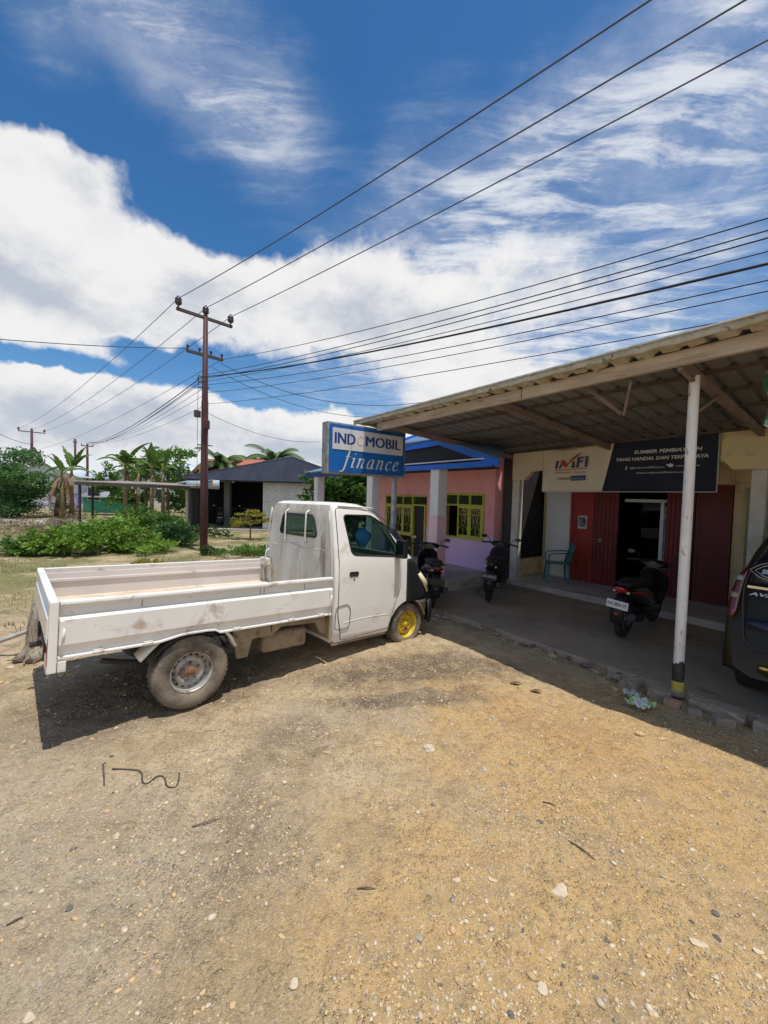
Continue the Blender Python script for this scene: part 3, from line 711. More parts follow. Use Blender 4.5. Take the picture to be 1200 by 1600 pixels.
mb = SB(); mb.prism([(.945,2.425),(.99,2.43),(1.02,2.45),(1.035,2.48),(1.01,2.47),(.98,2.485),(.955,2.48),(.935,2.47)], 2.712, 2.716); mb.build('bird_mark', ink_w, ban)
def poly(pts, m, n=2.708, name='logo_shape'):
    mb = SB(); mb.prism(pts, n, n+.003); return mb.build(name, m, ban)
# the emblem: slanted I, M with a red tick through it, F, I   (u falls to the right)
LX = lambda x: 2.86-x*.80; LZ = lambda z: 2.34+z*.80
def lp(pts, m, n=2.700): return poly([(LX(x),LZ(z)) for x,z in pts], m, n)
lp([(0,.155),(.03,.345),(.085,.345),(.05,.155)], ink_b); lp([(.095,.16),(.15,.30),(.185,.26),(.14,.16)], ink_b)
lp([(.13,.335),(.205,.36),(.245,.335),(.30,.245),(.46,.40),(.60,.475),(.61,.485),(.62,.505),(.50,.45),(.42,.39),(.34,.30),(.30,.19),(.23,.19),(.17,.29)], ink_r, 2.697)
lp([(.40,.165),(.42,.30),(.455,.33),(.475,.165)], ink_b)
lp([(.51,.165),(.535,.40),(.68,.41),(.675,.375),(.585,.365),(.58,.32),(.655,.325),(.65,.285),(.575,.28),(.565,.165)], ink_b)
lp([(.70,.175),(.72,.415),(.775,.42),(.755,.175)], ink_b)
lp([(0,.125),(.76,.15),(.76,.137),(0,.112)], ink_r)
BT('INDOMOBIL  FINANCE', 2.86, 2.375, .042, .60, ink_g, 0, 0, dn=.036)
BT('A MEMBER', 2.82, 2.255, .055, .28, ink_g, .001, dn=.036)
lp([(.40,-.13),(.40,-.02),(.73,-.01),(.73,-.12)], ink_b)
BT('SERVICE', 2.52, 2.258, .045, .22, mat('print_pale_blue', (.3,.33,.45), .7), .001, dn=.045)

# ------------- double faced sign on its post, square to the shop front
sg = at_shop('sign_board', 'blue and white lightbox sign on a thin pipe post at the corner of the canopy', 'sign')
def sgbox(name, m, u0,u1,n0,n1,z0,z1, parent=sg, **k): mb = SB(); mb.box(u0,u1,n0,n1,z0,z1); return mb.build(name, m, parent, **k)
SN0, SN1, SZ0, SZ1 = -1.385, .265, 2.205, 3.035
sign_w = mat('sign_white', (.66,.66,.65), .35, c2=(.58,.58,.57), sc_=3); sign_b = mat('sign_blue', (.010,.13,.42), .3, c2=(.012,.11,.36), sc_=2); sign_edge = mat('sign_casing', (.30,.31,.31), .5, c2=(.2,.19,.18), sc_=8)
sgbox('casing', sign_edge, 4.44,4.62,SN0,SN1,SZ0,SZ1, bevel=.006)
sgbox('blue_face', sign_b, 4.432,4.437,SN0+.03,SN1-.03,SZ0+.03,SZ1-.03)
sgbox('white_face', sign_w, 4.426,4.431,SN0+.085,SN1-.075,SZ0+.395,SZ1-.09)
sgbox('pipe_post', mat('grey_pipe', (.42,.42,.44), .5, c2=(.3,.28,.27), sc_=8), 4.49,4.57,.06,.14,0,SZ0, bevel=.015)
ink_nb = mat('sign_letter_blue', (.02,.055,.22), .4); ink_pk = mat('sign_letter_faded', (.72,.52,.52), .4)
def ST(s, n, z, size, width, m, bold=0, shear=0): # text runs with n, faces -u
    L_ = [lettering(s, sg, m, V(4.424+j*.0003,-n-k_,z), V(0,-1,0), V(0,0,1), size, width, 0, shear) for j, k_ in (((0,0),(1,bold),(2,-bold)) if bold else ((0,0),))]
    if len(L_) > 1:
        bm = bmesh.new()
        for q in L_: bm.from_mesh(q.data)
        bm.to_mesh(L_[0].data); bm.free()
        for q in L_[1:]: bpy.data.objects.remove(q)
    return L_[0]
bz = 2.70
ST('IND', -1.255, bz, .25, .39, ink_nb, .009); ST('O', -.825, bz, .25, .155, ink_pk, .008); ST('MOBIL', -.64, bz, .25, .765, ink_nb, .009)
# the word 'finance' drawn with a slanted broad nib
GL = {'f': ([[(.62,1.28),(.52,1.36),(.42,1.28),(.34,1.0),(.16,.05),(.06,-.26),(-.06,-.32),(-.14,-.26)],[(.14,.80),(.56,.80)]], .40),
 'i': ([[(.10,.66),(.22,.74),(.26,.66),(.14,.14),(.18,.02),(.32,.12)],[(.30,1.02),(.34,1.08)]], .36),
 'n': ([[(.06,.66),(.18,.74),(.20,.64),(.06,0)],[(.10,.30),(.26,.62),(.42,.74),(.52,.62),(.42,.14),(.46,.02),(.60,.12)]], .64),
 'a': ([[(.54,.66),(.38,.74),(.18,.58),(.08,.26),(.16,.02),(.32,.08),(.46,.36),(.56,.72)],[(.56,.72),(.46,.16),(.50,.02),(.64,.12)]], .66),
 'c': ([[(.48,.60),(.38,.73),(.20,.60),(.08,.28),(.16,.02),(.34,.03),(.48,.16)]], .50),
 'e': ([[(.10,.34),(.36,.42),(.48,.60),(.38,.74),(.20,.60),(.08,.28),(.16,.02),(.34,.03),(.50,.16)]], .52)}
def smooth_path(pts, k=5):
    if len(pts) < 3: return pts
    P = [pts[0]]+pts+[pts[-1]]; out = []
    for i in range(1, len(P)-2):
        p0,p1,p2,p3 = (np.array(P[i+j], float) for j in (-1,0,1,2))
        for t in np.linspace(0,1,k,endpoint=False): out.append(.5*((2*p1)+(-p0+p2)*t+(2*p0-5*p1+4*p2-p3)*t*t+(-p0+3*p1-3*p2+p3)*t**3))
    return out+[np.array(pts[-1], float)]
wd = MB(); xx = 0; K = .262
for ch in 'finance':
    strokes, adv = GL[ch]
    for stt in strokes:
        pp = smooth_path(stt); nib = np.array((.065,.022))
        for a, b in zip(pp[:-1], pp[1:]):
            a = np.array(a); b = np.array(b)
            q = [a-nib, a+nib, b+nib, b-nib]; wd.add([V((xx+p[0])*K, p[1]*K, 0) for p in q], [(0,1,2,3)])
            d = (b-a)/max(1e-6, np.hypot(*(b-a))); o2 = np.array((-d[1],d[0]))*.018
            wd.add([V((xx+p[0])*K, p[1]*K, .0012) for p in (a-o2,a+o2,b+o2,b-o2)], [(0,1,2,3)])
    xx += adv + .17
wme = wd.mesh('finance'); wsc = 1.22/(xx*K)
place_mesh(wme, frame_m(V(4.4305,-(-1.10),2.315), V(0,-1,0), V(0,0,1)) @ Matrix.Diagonal((wsc,.86,1,1)) @ Matrix(((1,.14,0,0),(0,1,0,0),(0,0,1,0),(0,0,0,1))))
wo = link('lettering', wme, sign_w, sg); wm_ = wo.modifiers.new('t','SOLIDIFY'); wm_.thickness = .002

# ------------------------------------------------------------------ pink house next door
HZ = 2.186; HO = V(1.47,10.11,0)
pink = mat('coral_wall', (.84,.36,.36), .85, c2=(.87,.42,.42), sc_=1.2, c3=(.68,.24,.24), sc3=3, lo3=.55, hi3=.75)
lilac = mat('lilac_wall', (.72,.46,.68), .85, c2=(.76,.53,.72), sc_=1.2, c3=(.56,.38,.6), sc3=3, lo3=.55, hi3=.75)
pink_sunlit = mat('pink_with_sunlight', (.85,.55,.56), .8, c2=(.88,.62,.62), sc_=2)
col_w = mat('column_paint', (.80,.78,.78), .8, c2=(.72,.68,.68), sc_=2, c3=(.6,.56,.54), sc3=5, lo3=.6, hi3=.8)
blue_f = mat('blue_fascia', (.015,.16,.80), .5, c2=(.02,.12,.65), sc_=3); blue_d = mat('dark_blue_beam', (.02,.05,.22), .6); blue_r = mat('blue_roof_sheet', (.09,.16,.26), .6, c2=(.12,.19,.28), sc_=3)
olive = mat('yellow_green_frame', (.52,.47,.04), .6, c2=(.44,.40,.05), sc_=6); grn = mat('green_lattice', (.07,.10,.02), .7)
pglass = glass_mat('house_glass', (.1,.1,.1), .15)
house = thing('pink_house', 'pink house with blue porch roof and yellow framed windows beside the shop', 'house', HO, HZ)
def hb(name, m, parts, parent=None, **k):
    mb = SB()
    for p in parts: mb.box(*p)
    return mb.build(name, m, parent or house, **k)
ZW = 1.02
def wall_with(windows, u0, u1, z0, z1, n0, n1, m, name='wall', **k):
    """a wall slab left open where windows (u0,u1,z0,z1) are"""
    us = sorted({u0,u1}|{a for w in windows for a in (w[0],w[1]) if u0 < a < u1}); mb = SB(); e = 0
    for a, b in zip(us[:-1], us[1:]):
        hs = sorted([(max(z0,w[2]),min(z1,w[3])) for w in windows if w[0] <= a+1e-6 and w[1] >= b-1e-6 and w[3] > z0 and w[2] < z1])
        z = z0
        for h in hs+[(z1,z1)]:
            if h[0] > z+1e-4: mb.box(a,b,n0,n1,z,h[0])
            z = max(z,h[1])
    return mb.build(name, m, house, fix=False, **k)
WIN = [(-1.32,-.08,.90,1.97), (.62,2.46,.20,1.90)]
wall_with(WIN, -1.60, 2.78, ZW, 3.0, 0, .14, pink, label='coral pink upper wall')
wall_with(WIN, -1.60, 2.78, .0, ZW, 0, .14, lilac, label='lilac lower wall')
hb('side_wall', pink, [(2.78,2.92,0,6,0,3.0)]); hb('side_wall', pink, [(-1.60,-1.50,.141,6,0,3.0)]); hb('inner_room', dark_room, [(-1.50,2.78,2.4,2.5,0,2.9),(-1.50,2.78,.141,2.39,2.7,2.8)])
hb('porch_floor', conc_l, [(-1.75,5.0,-2.15,-.001,-.05,.25)], bevel=.02)
for u in (-1.22,1.19,4.28):
    c = hb('column', col_w, [(u-.125,u+.125,-1.43,-1.18,.25,2.44)], bevel=.012)
    if u < 0: hb('sunlit_column_foot', pink_sunlit, [(u-.132,u+.132,-1.437,-1.173,.251,1.50)], c, bevel=.01)  # paler pink sleeve paints sunlight onto the lower column
def house_window(u0, u1, z0, z1, doors, ajar=False):
    """lattice over a row of glazed leaves with ornamental bars"""
    f = .045; n0 = -.03
    fr = hb('window', olive, [(u0,u1,n0,.06,z1-f,z1),(u0,u1,n0,.06,z0,z0+f),(u0,u0+f,n0,.06,z0+f,z1-f),(u1-f,u1,n0,.06,z0+f,z1-f),(u0+f,u1-f,n0,.06,z1-.30,z1-.30+f)], bevel=.004)
    lat = []; w = (u1-u0-2*f)/3
    for i in range(1,3): lat.append((u0+f+w*i-.02,u0+f+w*i+.02,-.02,.04,z1-.30+f,z1-f))
    hb('mullion', olive, lat, fr)
    gb = []; k = int((u1-u0)/.055)
    for i in range(k):
        u = u0+f+.02+(u1-u0-2*f-.04)*i/(k-1); gb.append((u-.009,u+.009,0,.015,z1-.30+f,z1-f))
    hb('lattice', grn, gb, fr)
    lw = (u1-u0-2*f)/doors
    for i in range(doors):
        a = u0+f+lw*i; b = a+lw; zt = z1-.30; zb = z0+f
        if ajar and i == doors-1:
            continue
        lf = hb('leaf', olive, [(a+.004,a+.05,-.02,.03,zb,zt),(b-.05,b-.004,-.02,.03,zb,zt),(a+.05,b-.05,-.02,.03,zt-.05,zt),(a+.05,b-.05,-.02,.03,zb,zb+.05)], fr)
        hb('pane', pglass, [(a+.05,b-.05,0,.008,zb+.05,zt-.05)], lf)
        mb = SB(); cu_ = (a+b)/2; hh = zt-zb; q = (b-a)/2-.05
        for s in (-1,1):
            mb.tube([V(cu_+s*q,-.012,zb+hh*.78),V(cu_+s*q*.45,-.012,zb+hh*.70),V(cu_+s*q*.40,-.012,zb+hh*.45),V(cu_,-.012,zb+hh*.33)], .009, 5)
            mb.tube([V(cu_+s*q,-.012,zb+hh*.25),V(cu_+s*q*.5,-.012,zb+hh*.36)], .009, 5)
        mb.tube([V(cu_,-.012,zb+.05),V(cu_,-.012,zb+hh*.33)], .009, 5); mb.tube([V(cu_,-.012,zb+hh*.86),V(cu_,-.012,zt-.05)], .009, 5)
        mb.tube([V(cu_+q*.8*math.cos(t),-.012,zb+hh*.80+.06*math.sin(t)) for t in np.linspace(0,2*PI,12)], .008, 5)
        hb_ = mb.build('ornamental_bars', olive, lf)
    return fr
w1 = house_window(-1.32,-.08,.90,1.97,3,True)
# casement standing open at the near end
mb = SB(); 
for a, b in (((-.12,-.03,.95),(-.12,-.03,1.66)),((-.20,-.42,.95),(-.20,-.42,1.66)),((-.12,-.03,.95),(-.20,-.42,.95)),((-.12,-.03,1.66),(-.20,-.42,1.66))): mb.beam(a,b,.03,.045)
lf = mb.build('leaf', olive, w1, label='window leaf standing open'); mb = SB(); mb.beam((-.12,-.05,1.3),(-.20,-.40,1.3),.006,.68); mb.build('pane', mat('curtained_pane', (.45,.43,.40), .3), lf)
house_window(1.16,2.46,.78,1.90,3)
hb('door', mat('dark_door', (.03,.02,.018), .7), [(.68,1.13,.03,.07,.25,1.62)]); hb('door_frame', olive, [(.63,.68,-.03,.06,.25,1.66),(1.13,1.158,-.03,.06,.25,1.66),(.68,1.13,-.03,.06,1.62,1.66),(.63,1.158,-.03,.06,1.86,1.90)])
gb = [(.70+i*.055,.715+i*.055,0,.015,1.66,1.86) for i in range(8)]; hb('door_lattice', grn, gb)
# porch roof
rk = [(4.90,2.37),(.14,2.965),(-1.42,3.01),(-2.90,2.52)]
mb = SB()
for (a,za),(b,zb) in zip(rk[1:-1], rk[2:]): mb.beam((a,-1.50,za-.055),(b,-1.50,zb-.055),.03,.12)
mb.build('raking_fascia', blue_f, house, bevel=.003)
mb = SB(); mb.beam((-.35,-1.46,2.47),(-2.75,-1.46,2.47),.10,.10); mb.build('bright_beam', blue_f, house, bevel=.004)
mb = SB(); mb.beam((4.95,-1.44,2.45),(-.352,-1.44,2.47),.12,.11); mb.build('eave_beam', blue_d, house, bevel=.004)
mb = SB(); mb.beam((2.0,-1.53,2.56),(-2.6,-1.53,2.56),.03,.022); mb.build('gutter', mat('white_gutter', (.7,.72,.75), .5), house)
mb = SB(); mb.add([V(4.95,-1.55,2.53),V(.2,-1.55,2.56),V(.2,.1,3.05),V(4.95,.1,3.0)], [(0,1,2,3)]); o = mb.build('porch_roof', blue_r, house); o.modifiers.new('t','SOLIDIFY').thickness = .02
mb = SB(); r3 = [V(.16,-1.56,2.99),V(-1.42,-1.56,3.035),V(-2.95,-1.56,2.54)]; mb.loft([r3, [V(.16,.2,3.1),V(-1.42,.2,3.15),V(-1.75,.2,3.02)]], False, False); o = mb.build('gable_roof', blue_r, house); o.modifiers.new('t','SOLIDIFY').thickness = .02
hb('ceiling', mat('dark_soffit_and_void', (.03,.035,.05), .9), [(-1.7,4.9,-1.40,-.005,2.50,2.52)])
mb = SB(); mb.prism([(.30,2.52),(.14,2.90),(-1.42,2.95),(-2.60,2.55),(-2.60,2.52)], -1.40, -1.38); mb.build('gable_void_shade', MATS['dark_soffit_and_void'], house)  # dark sheet standing in for the shade inside the open gable
# main roof with its ridge behind
mb = SB(); mb.add([V(.35,-1.3,3.08),V(-1.9,-1.3,3.08),V(-1.9,2.6,4.62),V(.22,2.6,4.62),V(.35,6.5,3.08),V(-1.9,6.5,3.08)], [(0,1,2,3),(3,2,5,4)]); o = mb.build('roof', blue_r, house); o.modifiers.new('t','SOLIDIFY').thickness = .03
mb = SB(); mb.add([V(.30,.2,3.0),V(.20,2.6,4.56),V(.30,5.0,3.0)], [(0,1,2)]); o = mb.build('gable_wall', pink, house); o.modifiers.new('t','SOLIDIFY').thickness = .05
mb = SB(); mb.beam((.40,-1.3,3.06),(.26,2.6,4.62),.03,.14); mb.beam((.26,2.6,4.62),(.40,6.5,3.06),.03,.14); mb.build('ridge_board', blue_f, house)
mb = SB(); mb.beam((.3,2.6,4.68),(-1.9,2.6,4.68),.16,.05); mb.build('ridge_cap', mat('rusty_cap', (.4,.16,.1), .8), house)
# rubble step between the two plots
for k in range(26):
    u = 4.2+random.random()*2.3; n = 2.2+random.gauss(0,.12)+(u-4.2)*.08; p = S(u, n)
    stone(p.x, p.y, random.uniform(.05,.14), random.choice([0,0,1,2]), 'rubble stone in the low bank before the pink house', 'rubble before the pink house', z=.02)

# ------------------------------------------------------------------ open workshop across the yard
steel_dk = mat('workshop_dark', (.05,.05,.055), .8); navy_r = mat('workshop_fascia', (.06,.07,.12), .6, c2=(.08,.09,.14), sc_=2); pale_r = mat('pale_metal_roof', (.45,.48,.52), .5, c2=(.36,.38,.42), sc_=1.5)
block = mat('block_wall', (.62,.61,.60), .9, c2=(.70,.69,.67), sc_=3, c3=(.40,.39,.38), sc3=9, bump=.006, bsc=14)
ws = thing('workshop', 'dark open fronted workshop with navy gable roof and grey block wall', 'building', (-6.0,20.2,0), R(0))
def wb(name, m, parts, parent=None, **k):
    mb = MB()
    for p in parts: mb.box(*p)
    return mb.build(name, m, parent or ws, **k)
wb('rear_wall', steel_dk, [(-3.7,4.4,6,6.1,0,3.0)]); wb('side_wall', mat('workshop_side', (.10,.10,.10), .9), [(-3.75,-3.66,.2,5.98,0,2.45)]); wb('side_wall', MATS['workshop_side'], [(4.3,4.4,.3,5.98,0,2.6)])
wb('inner_post', mat('grey_inner_post', (.22,.22,.21), .9), [(-2.45,-2.15,1.2,1.5,0,2.4)])
wb('post', pillar_m, [(-3.86,-3.74,-.05,.07,0,1.9)])
bw = []; rows_ = 12
mb = MB()
for r_ in range(rows_):
    z0 = .42+r_*.17; off = .2 if r_ % 2 else 0
    for c_ in range(-1,8):
        a = max(.06, .06+c_*.40+off); b = min(2.86, .06+(c_+1)*.40+off-.028)
        if b-a > .03: mb.box(a,b,-.02+random.uniform(-.004,.004),.12,z0,z0+.142)
mb.box(.06,2.86,.005,.11,.40,2.46); mb.build('block_wall', block, ws)
wb('wall_base', block, [(.03,2.88,-.03,.13,.05,.40)]); wb('wall_column', block, [(-.02,.058,-.04,.14,.05,2.48)])
mb = MB(); mb.prism([(-3.85,2.50),(1.50,3.62),(4.6,2.60),(4.6,2.42),(-3.0,2.42)], -.55, -.50); mb.build('gable_fascia', navy_r, ws)
mb = MB(); mb.loft([[V(-3.9,-.56,2.53),V(1.50,-.56,3.655),V(4.7,-.56,2.60)],[V(-3.9,6.2,2.53),V(1.50,6.2,3.655),V(4.7,6.2,2.60)]], False, False); o = mb.build('roof', mat('workshop_roof', (.10,.11,.15), .6), ws); o.modifiers.new('t','SOLIDIFY').thickness = .03
wb('tie_beam', steel_dk, [(-3.7,4.3,-.45,-.35,2.36,2.45)])
mb = MB(); mb.add([V(-4.5,.3,2.22),V(-2.2,-.9,2.36),V(-2.2,3,2.75),V(-4.5,4,2.6)], [(0,1,2,3)]); o = mb.build('annex_roof', pale_r, ws); o.modifiers.new('t','SOLIDIFY').thickness = .03
wbn = thing('advertising_banner', 'faded blue and orange advertising banner hung on the workshop front', 'banner', (-8.72,19.45,0), 0)
mb = MB(); mb.loft([[V(-.78,.0,2.34),V(0,.03,2.35),V(.82,0,2.40)],[V(-.78,.02,2.0),V(0,0,1.98),V(.82,.02,1.97)]], False, False)
o = mb.build('cloth', mat('faded_banner', (.30,.42,.55), .7, c2=(.50,.55,.60), sc_=2.2, c3=(.45,.28,.16), sc3=2.6, lo3=.52, hi3=.6), wbn); o.modifiers.new('t','SOLIDIFY').thickness = .01

# lean-to shelter on thin posts
lt = thing('lean_to', 'long low rusty lean-to roof on thin dark posts left of the workshop', 'shelter', (-12.2,17.6,0), R(0))
def lp3(px, py, Y): d = pix_dir(px, py); k = Y/d.y; return V(d.x*k, Y, CAM_H+d.z*k)
a, b = lp3(106,751,17.2)-lt.location, lp3(300,759,18.6)-lt.location
a2, b2 = a+V(.4,3.4,.12), b+V(.3,3.4,.10)
mb = MB(); mb.add([a,b,b2,a2], [(0,1,2,3)]); o = mb.build('roof_sheet', mat('rusty_sheet', (.30,.26,.22), .8, c2=(.22,.17,.13), sc_=2), lt); o.modifiers.new('t','SOLIDIFY').thickness = .03
mb = MB(); mb.beam(a+V(.25,.05,-.10), b+V(-.1,.05,-.10), .06, .13); mb.build('eave_beam', mat('dark_beam', (.07,.055,.05), .8), lt)
for px in (119,128,292):
    t_ = (px-106)/(300-106); p = a.lerp(b, t_); q = .1 if px != 128 else .5
    mb = MB(); mb.beam((p.x+.05,p.y+q,p.z-.12),(p.x+.05,p.y+q,0),.07,.07); mb.build('post', mat('dark_steel_post', (.03,.03,.032), .6), lt)

# far houses
def simple_house(name, label, x, y, w, dep, h, roof_h, wall_m, roof_m, rz=0, win=2, gable='x'):
    t_ = thing(name, label, 'house', (x,y,0), rz)
    mb = MB(); mb.box(-w/2,w/2,0,dep,0,h); mb.build('wall', wall_m, t_)
    mb = MB()
    e = .35
    if gable == 'x': prof = [V(0,-e,h-.05),V(0,dep/2,h+roof_h),V(0,dep+e,h-.05)]; mb.loft([[p+V(-w/2-e,0,0) for p in prof],[p+V(w/2+e,0,0) for p in prof]], False, False); mb.add([V(-w/2,0,h),V(-w/2,dep/2,h+roof_h-.1),V(-w/2,dep,h)], [(0,1,2)]); mb.add([V(w/2,0,h),V(w/2,dep/2,h+roof_h-.1),V(w/2,dep,h)], [(0,1,2)])
    else: prof = [V(-w/2-e,0,h-.05),V(0,0,h+roof_h),V(w/2+e,0,h-.05)]; mb.loft([[p+V(0,-e,0) for p in prof],[p+V(0,dep+e,0) for p in prof]], False, False); mb.add([V(-w/2,.01,h),V(0,.01,h+roof_h-.1),V(w/2,.01,h)], [(0,1,2)])
    o = mb.build('roof', roof_m, t_); o.modifiers.new('t','SOLIDIFY').thickness = .06
    for k in range(win):
        xx = -w/2+w*(k+.5)/win
        mb = MB(); mb.box(xx-.5,xx+.5,-.05,-.002,.9,2.0); f = mb.build('window', mat('far_window_frame', (.5,.5,.48), .6), t_)
        mb = MB(); mb.box(xx-.42,xx+.42,-.06,-.052,.98,1.92); mb.build('pane', mat('far_pane', (.03,.035,.04), .3), f)
    return t_
tile = mat('red_roof_sheet', (.42,.10,.045), .7, c2=(.34,.12,.07), sc_=2, c3=(.5,.22,.14), sc3=4, stretch=(1,1,1))
simple_house('far_house', 'distant house with bright rusty red metal roof behind the workshop', -13.4, 33, 4.6, 5, 3.2, 1.5, mat('far_cream', (.42,.38,.30), .9), tile, R(-8), 2)
simple_house('far_house', 'low green walled shed seen under the lean-to roof', -21.3, 31, 3.2, 3, 1.25, .4, mat('green_shed', (.06,.33,.21), .7, c2=(.08,.38,.26), sc_=2), mat('grey_sheet', (.28,.29,.30), .6), R(4), 2)
simple_house('far_house', 'pale house with white and violet front behind the banana plants at left', -28.5, 34, 5, 5, 2.8, 1.1, mat('far_white', (.62,.62,.66), .8, c2=(.36,.30,.52), sc_=.7, lo=.5, hi=.55), mat('pale_far_roof', (.55,.60,.66), .5), R(10), 2, 'y')
simple_house('far_house', 'far pale blue roofed house between the banana clumps', -24.5, 44, 9, 7, 3.6, 1.6, mat('far_white2', (.55,.57,.58), .8), mat('pale_blue_roof', (.55,.62,.70), .5), R(0), 3, 'y')
simple_house('far_house', 'long dark roofed house far off at the left edge', -52, 46, 14, 7, 3.0, 1.4, mat('far_tan', (.45,.38,.28), .9), mat('brown_far_roof', (.20,.14,.11), .8), R(12), 3)

# ------------------------------------------------------------------ pickup truck
white_p = mat('truck_white', (.76,.735,.675), .34, c2=(.80,.775,.72), sc_=1.2, c3=(.46,.36,.24), sc3=3.2, lo3=.56, hi3=.80, coat=.35)
white_d = mat('bed_white', (.71,.685,.64), .45, c2=(.77,.745,.70), sc_=2, c3=(.36,.25,.15), sc3=4, lo3=.54, hi3=.74)
bed_in = mat('bed_inside', (.58,.53,.50), .6, c2=(.64,.58,.53), sc_=1.5, c3=(.34,.17,.08), sc3=3.4, lo3=.60, hi3=.70, stretch=(1,1,.5))
bed_fl = mat('bed_floor', (.66,.58,.47), .6, c2=(.58,.45,.28), sc_=2.2, c3=(.36,.17,.07), sc3=5, lo3=.56, hi3=.68)
cab_back = mat('weathered_cab_back', (.50,.47,.41), .75, c2=(.60,.575,.52), sc_=2.4, stretch=(2.2,2.2,.5), c3=(.29,.235,.165), sc3=3.0, lo3=.50, hi3=.68)
dusty = mat('dusty_underside', (.34,.26,.17), .9, c2=(.25,.18,.11), sc_=6, c3=(.14,.10,.07), sc3=10)
under = mat('chassis_black', (.035,.032,.03), .8, c2=(.07,.06,.05), sc_=8)
rubber = mat('tyre_rubber', (.10,.088,.072), .9, c2=(.22,.18,.13), sc_=5, lo=.38, hi=.62, c3=(.28,.23,.165), sc3=12)
rubber_dk = mat('clean_tyre', (.022,.022,.022), .8)
rim_g = mat('rim_silver', (.36,.345,.32), .5, .4, c2=(.46,.44,.40), sc_=9, c3=(.18,.11,.065), sc3=12, lo3=.5, hi3=.68)
rim_y = mat('rim_yellow', (.60,.42,.02), .5, c2=(.50,.34,.02), sc_=6, c3=(.26,.17,.05), sc3=10, lo3=.5, hi3=.68)
rust = mat('hub_rust', (.22,.10,.04), .9); blackp = mat('black_plastic', (.012,.012,.013), .5); blackm = mat('black_panel', (.010,.010,.011), .55)
lampy = mat('yellowed_lens', (.62,.55,.30), .25, c2=(.7,.66,.46), sc_=6, coat=.5)
trim_k = mat('window_rubber', (.015,.015,.015), .6); seam_k = mat('panel_gap', (.05,.045,.04), .8)
tglass = glass_mat('truck_glass', (.75,.86,.83), .88)
tglass2 = glass_mat('truck_rear_glass', (.62,.75,.70), .86)

TM_YAW, TM_PT, TM_RL = .7455, .0440, -.0082
truck = thing('pickup_truck', 'weathered white single cab pickup truck with flat bed, yellow front wheel and black front panel', 'truck', (-2.162,3.894,.005),
              rot=(Matrix.Rotation(TM_YAW,3,'Z') @ Matrix.Rotation(TM_PT,3,'Y') @ Matrix.Rotation(TM_RL,3,'X')).to_euler())
# cab outer skin: levels of z with half width, rear and front x
LV = [(.30,.765,1.49,2.98),(.36,.785,1.485,3.05),(.50,.80,1.48,3.09),(.66,.805,1.48,3.09),(.80,.805,1.48,3.05),(.95,.805,1.48,2.97),(1.10,.80,1.48,2.87),(1.20,.79,1.48,2.76),
      (1.32,.768,1.48,2.62),(1.46,.742,1.48,2.47),(1.60,.714,1.48,2.32),(1.72,.69,1.482,2.18),(1.775,.672,1.49,2.10),(1.81,.645,1.51,2.04),(1.832,.60,1.55,1.97),(1.842,.50,1.64,1.86)]
def lv(z):
    for a, b in zip(LV[:-1], LV[1:]):
        if z <= b[0]:
            t = max(0,(z-a[0])/(b[0]-a[0])); return tuple(a[i]+(b[i]-a[i])*t for i in (1,2,3))
    return LV[-1][1:]
def outline(z, off=0.0, rr=.05, rf=.16):
    w, xr, xf = lv(z); w += off; xr -= off; xf += off; P = []
    def arc(cx, cy, r, a0, a1, k=5, sx=1):
        for i in range(k+1):
            a = R(a0+(a1-a0)*i/k); P.append(V(cx+r*sx*math.cos(a), cy+r*math.sin(a), z))
    arc(xr+rr, -w+rr, rr, 180, 270); arc(xf-rf*1.5, -w+rf, rf, 270, 360, 6, 1.5); arc(xf-rf*1.5, w-rf, rf, 0, 90, 6, 1.5); arc(xr+rr, w-rr, rr, 90, 180)
    return P
def shell(off=0.0, z0=.30, z1=1.842, extra=()):
    zs = sorted({l[0] for l in LV if z0 < l[0] < z1} | {z0, z1} | set(extra)); mb = MB(); mb.loft([outline(z, off) for z in zs]); 
    me = mb.mesh('shell'); bm = bmesh.new(); bm.from_mesh(me); bmesh.ops.recalc_face_normals(bm, faces=bm.faces); bm.to_mesh(me); bm.free(); return me
def cutter(poly, a, b, plane='xz'):
    mb = MB(); mb.prism(poly, a, b, plane); me = mb.mesh('cut'); bm = bmesh.new(); bm.from_mesh(me); bmesh.ops.recalc_face_normals(bm, faces=bm.faces); bm.to_mesh(me); bm.free(); return me
def rpoly(pts, r, k=4):
    """polygon with rounded corners"""
    out = []; n = len(pts)
    for i in range(n):
        p = Vector(pts[i]); a = Vector(pts[i-1]); b = Vector(pts[(i+1)%n]); da = (a-p); db = (b-p); q = min(r, da.length*.45, db.length*.45)
        s = p+da.normalized()*q; e = p+db.normalized()*q
        for j in range(k+1):
            t = j/k; out.append(tuple(s*(1-t)**2 + p*2*t*(1-t) + e*t*t))
    return out
SIDEW = rpoly([(1.615,1.70),(2.02,1.705),(2.235,1.60),(2.415,1.345),(2.425,1.215),(1.745,1.255),(1.70,1.29)], .05)
def arch_poly(cx, cz_, r, z0, k=14): return [(cx-r, z0)]+[(cx+r*math.cos(a), cz_+r*math.sin(a)) for a in np.linspace(PI*1.0, 0, k)]+[(cx+r, z0)]
archc = lambda y0, y1: cutter(arch_poly(2.66,.32,.335,.1), y0, y1)
cavity = shell(-.035, .42, 1.805)
backwin = rpoly([(-.425,1.425),(-.345,1.672),(.345,1.672),(.425,1.425)], .06)
bw_cut = cutter([(p[0],p[1]) for p in backwin], 1.3, 1.7, 'yz')
scr = [(-.66,1.20),(.66,1.20),(.60,1.70),(-.60,1.70)]
scr_cut = cutter(scr, 2.1, 3.2, 'yz')
side_cuts = [cutter(SIDEW, -1.0, -.5), cutter(SIDEW, .5, 1.0)]
